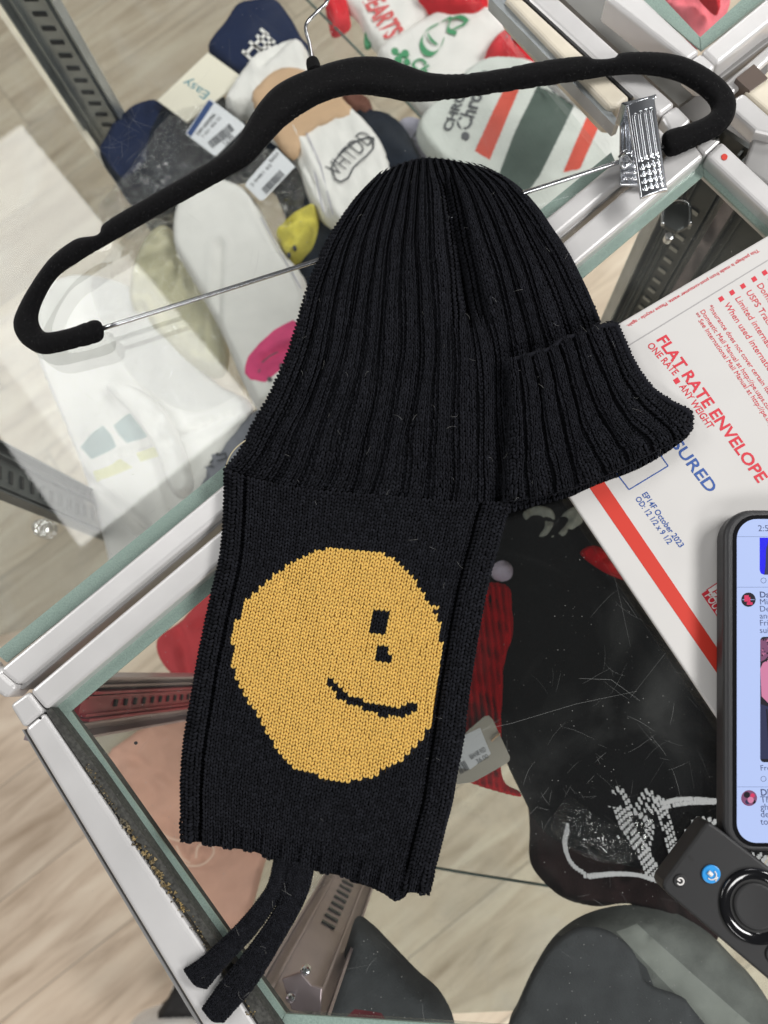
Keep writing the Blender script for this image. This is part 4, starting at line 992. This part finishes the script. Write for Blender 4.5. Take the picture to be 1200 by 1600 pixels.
# white socks in the upper right half
tR, oR = goodf('sock', 'white sock with red gothic lettering beside the hook of the hanger', 'sock', [(535, -10), (700, -20), (690, 12), (645, 52), (602, 78), (580, 68), (560, 30)], -.300, .014, 'white_knit', r=12, wr=.0015, ws=50)
text('HEARTS', M['redp'], (561, -8), (603, 62), -.2852, oR, size=.030, name='lettering', bold=.03)
good('sock', 'maroon red sock end right of the hanger hook', 'sock', [(508, -8), (540, -10), (546, 20), (545, 40), (520, 52), (512, 30)], -.300, .014, 'maroon' if False else 'redk', r=8)
good('sock', 'small green sock tip between the two lettered white socks', 'sock', [(572, 46), (583, 56), (582, 68), (572, 74), (568, 62)], -.300, .008, 'greenp', r=6, step=4)
tG, oG = goodf('sock', 'white sock with green gothic lettering and green clover above the hanger', 'sock', [(588, 84), (640, 45), (690, 18), (750, 12), (805, 40), (870, 100), (840, 150), (760, 190), (680, 190), (620, 130)], -.298, .016, 'white_knit', r=14, wr=.0015, ws=60)
# gothic C and h from strokes with swelling width
def gothic(pls, m, z, parent):
    for k, (pts, w0) in enumerate(pls):
        c = catmull(pts, 6, closed=False); V = []; Fc = []
        for i, p in enumerate(c):
            t = i / (len(c) - 1); d = c[min(i + 1, len(c) - 1)] - c[max(i - 1, 0)]; d = d / (np.hypot(*d) + 1e-9)
            n = np.array([.55, -.83]) * w0 * (.35 + .65 * math.sin(PI * t)); V += [tuple(P(*(p + n), z + k * 3e-5)), tuple(P(*(p - n), z + k * 3e-5))]
        for i in range(len(c) - 1): Fc.append([2 * i, 2 * i + 1, 2 * i + 3, 2 * i + 2])
        mesh('gothic_letter', V, Fc, M[m], parent)
ZG = -.2805
gothic([([(686, 36), (666, 48), (658, 66), (664, 80), (676, 84), (688, 74), (694, 58)], 5.0), ([(668, 52), (674, 62), (684, 70)], 2.4), ([(690, 34), (704, 28), (700, 46), (712, 52), (708, 58)], 4.0),
        ([(702, 30), (718, 26), (730, 34), (722, 40)], 4.0), ([(706, 46), (720, 40), (734, 30)], 3.0)], 'greenp', ZG, oG)
for (x, y, r) in ((617, 80, 6), (633, 83, 6), (622, 93, 6), (636, 96, 5), (626, 86, 4)): slab('clover', disc(x, y, r, 10), ZG + .0001 + r * 1e-5, ZG - .002, M['greenp'], oG)
text('Chr', M['greenp'], (640, 98), (664, 128), ZG, oG, size=.02, name='lettering', bold=.02)
good('cap', 'red knitted roll at the top edge above the green lettered sock', 'cap', [(658, -10), (755, -12), (757, 12), (740, 22), (700, 22), (668, 12)], -.290, .020, 'redk', r=10)
tRC, oRC = good('sock', 'red sock with grey dotted motif near the cream frame strip', 'sock', [(757, 104), (765, 70), (790, 48), (808, 42), (828, 60), (862, 100), (850, 112), (800, 106)], -.288, .018, 'redk', r=12)
for (x, y) in ((797, 50), (803, 46), (808, 54), (800, 58), (794, 57)): slab('dot', disc(x, y, 3, 10), -.2685, -.272, M['greyf'], oRC)
tK, oK = goodf('sock', 'white ribbed sock with two brick red stripes and a wide dark green stripe', 'sock',
   [(650, 205), (690, 150), (760, 95), (850, 108), (900, 165), (960, 190), (975, 245), (920, 300), (840, 345), (760, 305), (690, 260)], -.278, .018, mat('white_ribbed_sock', c8(214, 218, 212), .9, noise=.05, nscale=60, bump=.5, bscale=600), r=12, wr=.0012, ws=80, ridge=(-.55, 7.5, .0006), step=4,
   regions=[([(778, 156), (802, 152), (812, 142), (789, 144)], M['reds'])][:0] + [([(790, 143), (815, 139), (764, 262), (741, 247)], M['reds']), ([(838, 146), (896, 174), (841, 286), (822, 312), (776, 290), (800, 225)], M['greens']), ([(917, 187), (940, 193), (903, 276), (877, 280)], M['reds'])])
text('CHROME', M['ink2'], (704, 206), (740, 118), -.2592, oK, size=.012, name='lettering', bold=.03); text('Chrome', M['ink2'], (732, 206), (768, 112), -.2592, oK, size=.020, name='lettering', bold=.02)
slab('clover', disc(727, 212, 6.5, 9), -.2588, -.262, M['ink2'], oK)
tTC, oTC = goodf('sock', 'white sock with curly black letters next to the cream frame strip', 'sock', [(846, 104), (872, 112), (930, 160), (985, 215), (968, 190), (940, 190), (900, 168), (862, 138)], -.264, .010, 'white_knit', r=8)
text('TC', M['ink2'], (862, 150), (888, 131), -.2525, oTC, size=.022, name='lettering')
# small clear cap and washers on the case floor
tc_ = thing('plastic_stopper', 'clear faceted plastic stopper lying on the shelf near the lower left frame', 'stopper'); slab('cap_body', [(47, 822), (54, 812), (70, 808), (80, 816), (78, 832), (66, 840), (52, 836)], -.285, -.30, M['clearp'], tc_, bevel=.002)
tc2 = thing('plastic_stopper', 'clear round plastic stopper lying in the glare beside the banded sock', 'stopper'); slab('cap_body', disc(122, 776, 14, 14), -.285, -.30, M['clearp'], tc2, bevel=.002)
# logo on grey sock
for pl in ([(328, 724), (336, 712), (352, 708), (354, 716), (340, 720)], [(326, 728), (334, 730)], [(330, 716), (340, 708)]): stroke(pl, 2.5, -.2862, 'ink', bpy.data.objects['sock'].children[0], 'mark')

# ================================================================== GOODS IN CASE B
ZB = SB - .045
tP, oP = good('folded_shirt', 'peach folded cloth with pale looping stitching at the left of the lower case', 'shirt', [(176, 1168), (262, 1118), (330, 1110), (400, 1180), (430, 1290), (412, 1350), (366, 1480), (300, 1400), (220, 1280), (170, 1205)], ZB, .012, 'peach', r=5, wr=.003, ws=60, seed=5, smooth=2)
for k, pl in enumerate(([(258, 1318), (270, 1335), (292, 1352), (318, 1350), (334, 1332), (328, 1318), (310, 1322), (306, 1340)], [(240, 1290), (262, 1308), (290, 1314), (300, 1300)], [(276, 1322), (284, 1340), (296, 1348)])):
    stroke(catmull(pl, 4, closed=False), 3.2, ZB + .0222 + k * 1e-4, 'peachl', oP, 'stitching')
good('folded_shirt', 'red folded cloth beside the red slotted post, left of the smiling flap', 'shirt', [(246, 1002), (285, 968), (340, 915), (360, 960), (340, 1060), (300, 1066), (262, 1047)], ZB, .018, 'redpaper', r=8, wr=.001)
good('plastic_bag', 'thin clear bag piece beside the hem of the flap', 'bag', [(478, 1366), (500, 1362), (520, 1372), (500, 1392), (482, 1400), (474, 1384)], ZB + .06, .01, 'film', part='film', r=8, step=4)
# solid grey domes at the bottom, shaped after a person's dark reflection
def dome(amp, cx, cy, R): return lambda X, Y: amp * np.clip(1 - ((X - cx) ** 2 + (Y - cy) ** 2) / R ** 2, 0, 1)
tC1, oC1 = good('cap', 'solid grey dome imitating a dark reflection, with wine red patch at the bottom left of the lower case', 'cap', [(556, 1438), (580, 1450), (605, 1475), (650, 1522), (690, 1560), (712, 1620), (700, 1720), (480, 1720), (505, 1600), (540, 1480)], -.17, .02, 'gdome2', r=14, step=14, hfun=dome(.012, 590, 1640, 200),
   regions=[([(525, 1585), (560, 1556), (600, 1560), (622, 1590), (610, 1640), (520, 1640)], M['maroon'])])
tC2, oC2 = good('cap', 'large solid grey dome imitating a dark reflection, with darker inner dome at the bottom right', 'cap', [(796, 1610), (812, 1572), (836, 1520), (868, 1470), (910, 1438), (960, 1422), (1010, 1420), (1060, 1430), (1105, 1455), (1150, 1500), (1190, 1545), (1240, 1640), (1240, 1720), (780, 1720)], -.19, .02, 'gdome', r=14, step=14, hfun=dome(.02, 980, 1640, 260),
   regions=[([(800, 1612), (812, 1575), (842, 1502), (872, 1466), (905, 1448), (945, 1452), (975, 1470), (996, 1492), (1008, 1530), (1030, 1544), (1058, 1552), (1082, 1572), (1104, 1612)], M['gdome2']), ([(952, 1440), (985, 1430), (1188, 1608), (1120, 1612)], mat('painted_pale_streak', c8(124, 128, 123), .95, noise=.1, nscale=60, spec=.02))])  # pale streak painted across the imitated reflection
pillow('inner_reflection', [(800, 1650), (808, 1580), (842, 1506), (873, 1468), (906, 1450), (945, 1453), (974, 1470), (994, 1494), (1006, 1532), (1030, 1546), (1057, 1555), (1080, 1574), (1102, 1650)], -.152, .004, M['gdome2'], oC2, r=8, step=16, smooth=3)  # darker inner part of the imitated reflection
# black garments in the middle
tBB, oBB = good('beanie', 'black beanie with brownish underside and scuffed film at the lower edge of the dark pile', 'beanie', [(812, 1190), (822, 1230), (829, 1290), (829, 1345), (846, 1376), (880, 1404), (930, 1417), (985, 1414), (1060, 1440), (1120, 1470), (1160, 1300), (1100, 1180), (950, 1150)], -.20, .016, 'brownblk', r=14, wr=.003, ws=80)
tBK, oBK = good('beanie', 'large plain black knitted beanie with white zigzag pattern band under the glass', 'beanie', [(735, 800), (790, 770), (900, 770), (980, 860), (1060, 960), (1150, 1090), (1200, 1200), (1200, 1330), (1120, 1400), (1050, 1372), (970, 1352), (900, 1330), (850, 1300), (815, 1240), (775, 1150), (745, 1050), (735, 950)], -.175, .022, 'blackk', r=18, wr=.004, ws=120, seed=8)
# jacquard: little light knit stitches in zigzags
V = []; Fc = []
ZJ = -.150
def jq(x, y, w_=3.9, h_=6.4, lean=.6):
    o = len(V); 
    for dx, dy in ((-w_ / 2 - lean, -h_ / 2), (w_ / 2 - lean, -h_ / 2), (w_ / 2 + lean, h_ / 2), (-w_ / 2 + lean, h_ / 2)): V.append(tuple(P(x + dx + random.gauss(0, .3), y + dy + random.gauss(0, .3), ZJ + random.random() * 1e-4)))
    Fc.append([o, o + 1, o + 2, o + 3])
def jband(pts, rows=4, px=5.2, py=7.2, density=.9):
    c = catmull(pts, 14, closed=False); s = np.r_[0, np.cumsum(np.hypot(*np.diff(c, axis=0).T))]
    for k in range(int(s[-1] / py * 1.6)):
        t = k * py / 1.6; x = np.interp(t, s, c[:, 0]); y = np.interp(t, s, c[:, 1])
        for r in range(rows):
            if (r + k) % 2 == 0 and random.random() < density: jq(x + (r - rows / 2) * px, y + (r - rows / 2) * .8)
jband([(1018, 1268), (1028, 1245), (1038, 1270), (1050, 1310), (1062, 1352), (1068, 1375)], 4)
jband([(950, 1262), (962, 1240), (972, 1234), (985, 1258), (993, 1272), (1006, 1246), (1016, 1236), (1024, 1250)], 2)
jband([(972, 1262), (982, 1290), (1000, 1320), (1016, 1350), (1026, 1376)], 5)
jband([(1000, 1272), (1018, 1290), (1012, 1330), (1030, 1360)], 3)
jband([(1036, 1256), (1060, 1250), (1090, 1249), (1124, 1252)], 2, 3, 3)
jband([(1040, 1262), (1070, 1256), (1120, 1254)], 1, 3, 3)
jband([(890, 1290), (884, 1320), (895, 1350), (920, 1368)], 2, 3, 4); jband([(920, 1370), (960, 1366), (1000, 1368), (1030, 1378)], 3, 4, 4)
jband([(1080, 1300), (1092, 1284), (1110, 1280), (1126, 1292)], 3); jband([(1180, 1332), (1200, 1345), (1215, 1362)], 4)
mesh('jacquard_pattern', V, Fc, M['ivoryp'], oBK)
good('plastic_bag', 'scuffed clear film crumpled over the zigzag pattern of the black cap', 'bag', [(862, 1296), (872, 1268), (892, 1246), (915, 1262), (960, 1290), (1012, 1262), (1024, 1290), (1000, 1340), (972, 1354), (925, 1345), (885, 1325)], -.142, .012, 'film2', part='film', r=30, wr=.005, ws=34, step=5)
tWs, _ = good('sock', 'pale grey scarf end with white curl just below the hat brim', 'scarf', [(818, 800), (840, 790), (862, 796), (868, 815), (856, 836), (842, 838), (850, 822), (846, 808), (832, 806), (822, 812)], -.154, .004, 'greyblob', r=5, step=4)
good('sock', 'second pale curl beside the envelope corner under the brim', 'scarf', [(860, 830), (880, 802), (905, 790), (912, 812), (900, 824), (884, 838), (866, 842), (860, 838), (876, 826), (888, 812), (878, 808)], -.154, .004, 'greyblob', r=5, step=4)
good('scarf', 'deep red knit fold glimpsed beside the envelope edge', 'scarf', [(908, 862), (930, 852), (960, 872), (990, 906), (960, 900), (925, 880)], -.150, .008, 'redd', r=8, step=6)
tRB, oRB = good('beanie', 'red ribbed beanie with lilac pompom at the right edge of the flap', 'beanie', [(745, 925), (765, 908), (795, 915), (803, 940), (803, 990), (792, 1030), (787, 1080), (785, 1140), (783, 1190), (790, 1225), (812, 1238), (812, 1246), (770, 1236), (720, 1218), (690, 1190), (715, 1060)], -.165, .018, 'redd', r=12, ridge=(-.1, 10, .0028), step=3)
pillow('pompom', [(766, 892), (772, 880), (785, 874), (798, 880), (803, 892), (798, 904), (784, 909), (771, 904)], -.158, .020, M['lav'], oRB, r=14, step=4, wr=.0015, ws=9)
tg, og = thing('price_tag', 'taupe price tag with barcode sticker tied to the red beanie', 'tag'), None
og = slab('tag', [(712, 1160), (735, 1138), (757, 1119), (764, 1118), (770, 1124), (797, 1183), (796, 1189), (790, 1194), (740, 1222), (714, 1226), (700, 1200)], -.136, -.137, M['tag_grey'], tg, bevel=.0003)
slab('sticker', [(723, 1150), (750, 1137), (767, 1178), (735, 1202), (712, 1200)], -.1357, -.1359, M['tagw'], og)
barcode((712, 1196), (726, 1188), 16, -.1355, og); text('BEANIE RED', M['ink2'], (736, 1187), (760, 1173), -.1355, og, size=.0042); text('36.00', M['ink2'], (746, 1194), (764, 1184), -.1355, og, size=.0042)
ptube('string', [(768, 1158, -.135), (774, 1152, -.134), (781, 1146, -.135)], .0006, M['kraft'], og)
good('folded_shirt', 'dark brown sheet added for the shaded case interior behind the black slotted post at the envelope corner', 'shirt', [(1040, 420), (1085, 330), (1125, 300), (1200, 350), (1240, 420), (1140, 520), (1000, 600), (960, 590)], -.36, .02, fab('dark_interior_shade', (74, 66, 62), noise=.2), r=8)  # added dark sheet standing in for shade inside the case
# pink goods in the top right case
good('folded_shirt', 'pink folded cloth under the glass of the top right case', 'shirt', [(1030, -20), (1060, -25), (1110, -22), (1140, 10), (1095, 70), (1065, 42), (1040, 10)], -.12, .01, 'pinkf', r=6)
good('folded_shirt', 'narrow red cloth edge in the top right case', 'shirt', [(1095, -12), (1118, -14), (1126, 8), (1120, 16), (1104, 2)], -.10, .01, 'redk', r=5, step=5)

# ================================================================== SHOE AT THE FOOT OF THE COUNTER
sh = thing('shoe', 'black and white shoe standing on the floor below the hat ties', 'shoe')
pillow('upper', [(286, 1520), (318, 1540), (345, 1570), (355, 1650), (250, 1650), (225, 1600), (255, 1568)], -.84, .06, mat('black_mesh', c8(30, 28, 28), .8, noise=.3, nscale=40, bump=1, bscale=120), sh, r=14, wr=.004, ws=16, step=5)
pillow('toe_cap', [(200, 1602), (235, 1584), (275, 1576), (315, 1578), (340, 1594), (380, 1660), (200, 1700), (180, 1650)], -.83, .07, M['white_knit'], sh, r=12)
pillow('sole', [(262, 1560), (276, 1530), (290, 1514), (296, 1522), (285, 1545), (270, 1570), (240, 1590), (228, 1600)], -.90, .05, M['white_knit'], sh, r=6)

# ================================================================== SCRATCHES AND DUST ON THE COUNTER GLASS
def ribbonset(name, segs, m, parent, z=.0004):
    V = []; Fc = []
    for pts, wd in segs:
        W = [P(x, y, z) for x, y in pts]; o = len(V)
        for i, p in enumerate(W):
            d = W[min(i + 1, len(W) - 1)] - W[max(i - 1, 0)]; d.normalize(); n = Vector((-d.y, d.x, 0)) * wd * (.4 + .6 * math.sin(PI * (i + .5) / len(W)))
            V += [tuple(p + n), tuple(p - n)]
        Fc += [[o + 2 * i, o + 2 * i + 1, o + 2 * i + 3, o + 2 * i + 2] for i in range(len(W) - 1)]
    o = mesh(name, V, Fc, m, parent); o['kind'] = 'stuff'; return o
def scratches(cx, cy, sx, sy, n, ln, wd, r):
    out = []
    for k in range(n):
        x = r.gauss(cx, sx); y = r.gauss(cy, sy); a = r.choice([r.uniform(0, PI), r.gauss(2.4, .3), r.gauss(.9, .3)]); L = r.uniform(*ln); c = r.gauss(0, .25)
        pts = []
        for i in range(6):
            pts.append((x, y)); x += math.cos(a) * L / 5; y += math.sin(a) * L / 5; a += c / 5 + r.gauss(0, .05)
        out.append((pts, r.uniform(*wd)))
    return out
rr = random.Random(11)
mS = faint('scratch_marks', (.9, .92, .9), .16); mS2 = faint('fine_scratches', (.9, .92, .9), .09)
segsA = []
for a in ((150, 150, 60, 60, 50, (20, 90)), (190, 230, 40, 40, 60, (15, 60)), (330, 110, 60, 60, 40, (15, 70)), (640, 40, 60, 40, 16, (20, 60)), (120, 620, 80, 80, 30, (20, 80)), (200, 480, 90, 100, 34, (20, 80)), (440, 350, 40, 50, 16, (15, 50)), (820, 250, 60, 60, 26, (15, 60)), (90, 850, 70, 60, 20, (20, 60)), (250, 700, 70, 70, 20, (15, 50))):
    segsA += scratches(*a[:5], a[5], (.00002, .000065), rr)
ribbonset('scratches', segsA[::2], mS, gA); ribbonset('scratches', segsA[1::2], mS2, gA)
gB = [c for c in B.children if c.name.startswith('glass_top')][0]
segsB = []
for a in ((940, 1020, 80, 90, 22, (10, 60)), (980, 1150, 90, 70, 24, (10, 50)), (900, 1230, 50, 50, 26, (6, 26)), (930, 1300, 60, 50, 24, (8, 30)), (1050, 380, 60, 50, 10, (20, 50)), (700, 1440, 90, 70, 14, (14, 50)), (900, 1430, 80, 50, 12, (14, 40)), (250, 1200, 60, 80, 10, (20, 60)), (520, 1480, 50, 60, 12, (20, 70))):
    segsB += scratches(*a[:5], a[5], (.00002, .000065), rr)
segsB += [([(730, 1145), (800, 1130), (900, 1100), (995, 1080)], .00007), ([(960, 900), (972, 950), (985, 1010)], .00006), ([(905, 1060), (955, 1062), (1000, 1095)], .00009), ([(985, 1090), (1040, 1020)], .00007), ([(800, 1300), (840, 1260)], .00006)]
ribbonset('scratches', segsB[::2], mS, gB); ribbonset('scratches', segsB[1::2], mS2, gB)
def dust(name, boxes, m, parent, r):
    V = []; Fc = []
    for (x0, y0, x1, y1, n) in boxes:
        for k in range(n):
            p = P(r.uniform(x0, x1), r.uniform(y0, y1), .00035); s = r.choice([.00008, .00011, .00016, .00024]) ; a = r.uniform(0, PI); o = len(V)
            for i in range(5): V.append((p.x + s * math.cos(a + i * 1.257) * r.uniform(.6, 1.2), p.y + s * math.sin(a + i * 1.257) * r.uniform(.6, 1.2), p.z))
            Fc.append([o + i for i in range(5)])
    o = mesh(name, V, Fc, m, parent); o['kind'] = 'stuff'
mD = faint('dust_specks', (.85, .85, .82), .3)
dust('dust', [(0, 0, 700, 560, 420), (0, 560, 330, 1000, 380), (600, 0, 960, 330, 140)], mD, gA, rr)
dust('dust', [(120, 950, 350, 1400, 260), (780, 830, 1130, 1300, 240), (560, 1300, 1100, 1600, 260), (960, 300, 1200, 400, 60)], mD, gB, rr)
# hairs on the velvet hanger
hv = []
for k in range(1400):
    i = rr.randrange(len(HO_up)); a = HO_up[i]; b = HO_lo[min(len(HO_lo) - 1, max(0, len(HO_lo) - 1 - i))]; t = rr.random()
    hv.append(list(P(a[0] * t + b[0] * (1 - t) + rr.gauss(0, 12), a[1] * t + b[1] * (1 - t) + rr.gauss(0, 5), .0132)))
hv = [h for h in hv]
poly_h = catmull(HO_up + HO_lo + HO_end, 3)
ok = []
for k in range(5200):
    x, y = rr.uniform(20, 1150), rr.uniform(80, 556)
    if inside((x, y), poly_h): ok.append(list(P(x, y, .0130)))
lintm = mat('velvet_lint', (.10, .10, .10), .9)
if ok: fibres('velvet_lint', np.array(ok)[:420], (.0006, .002), .00003, lintm, hg, zup=.2)
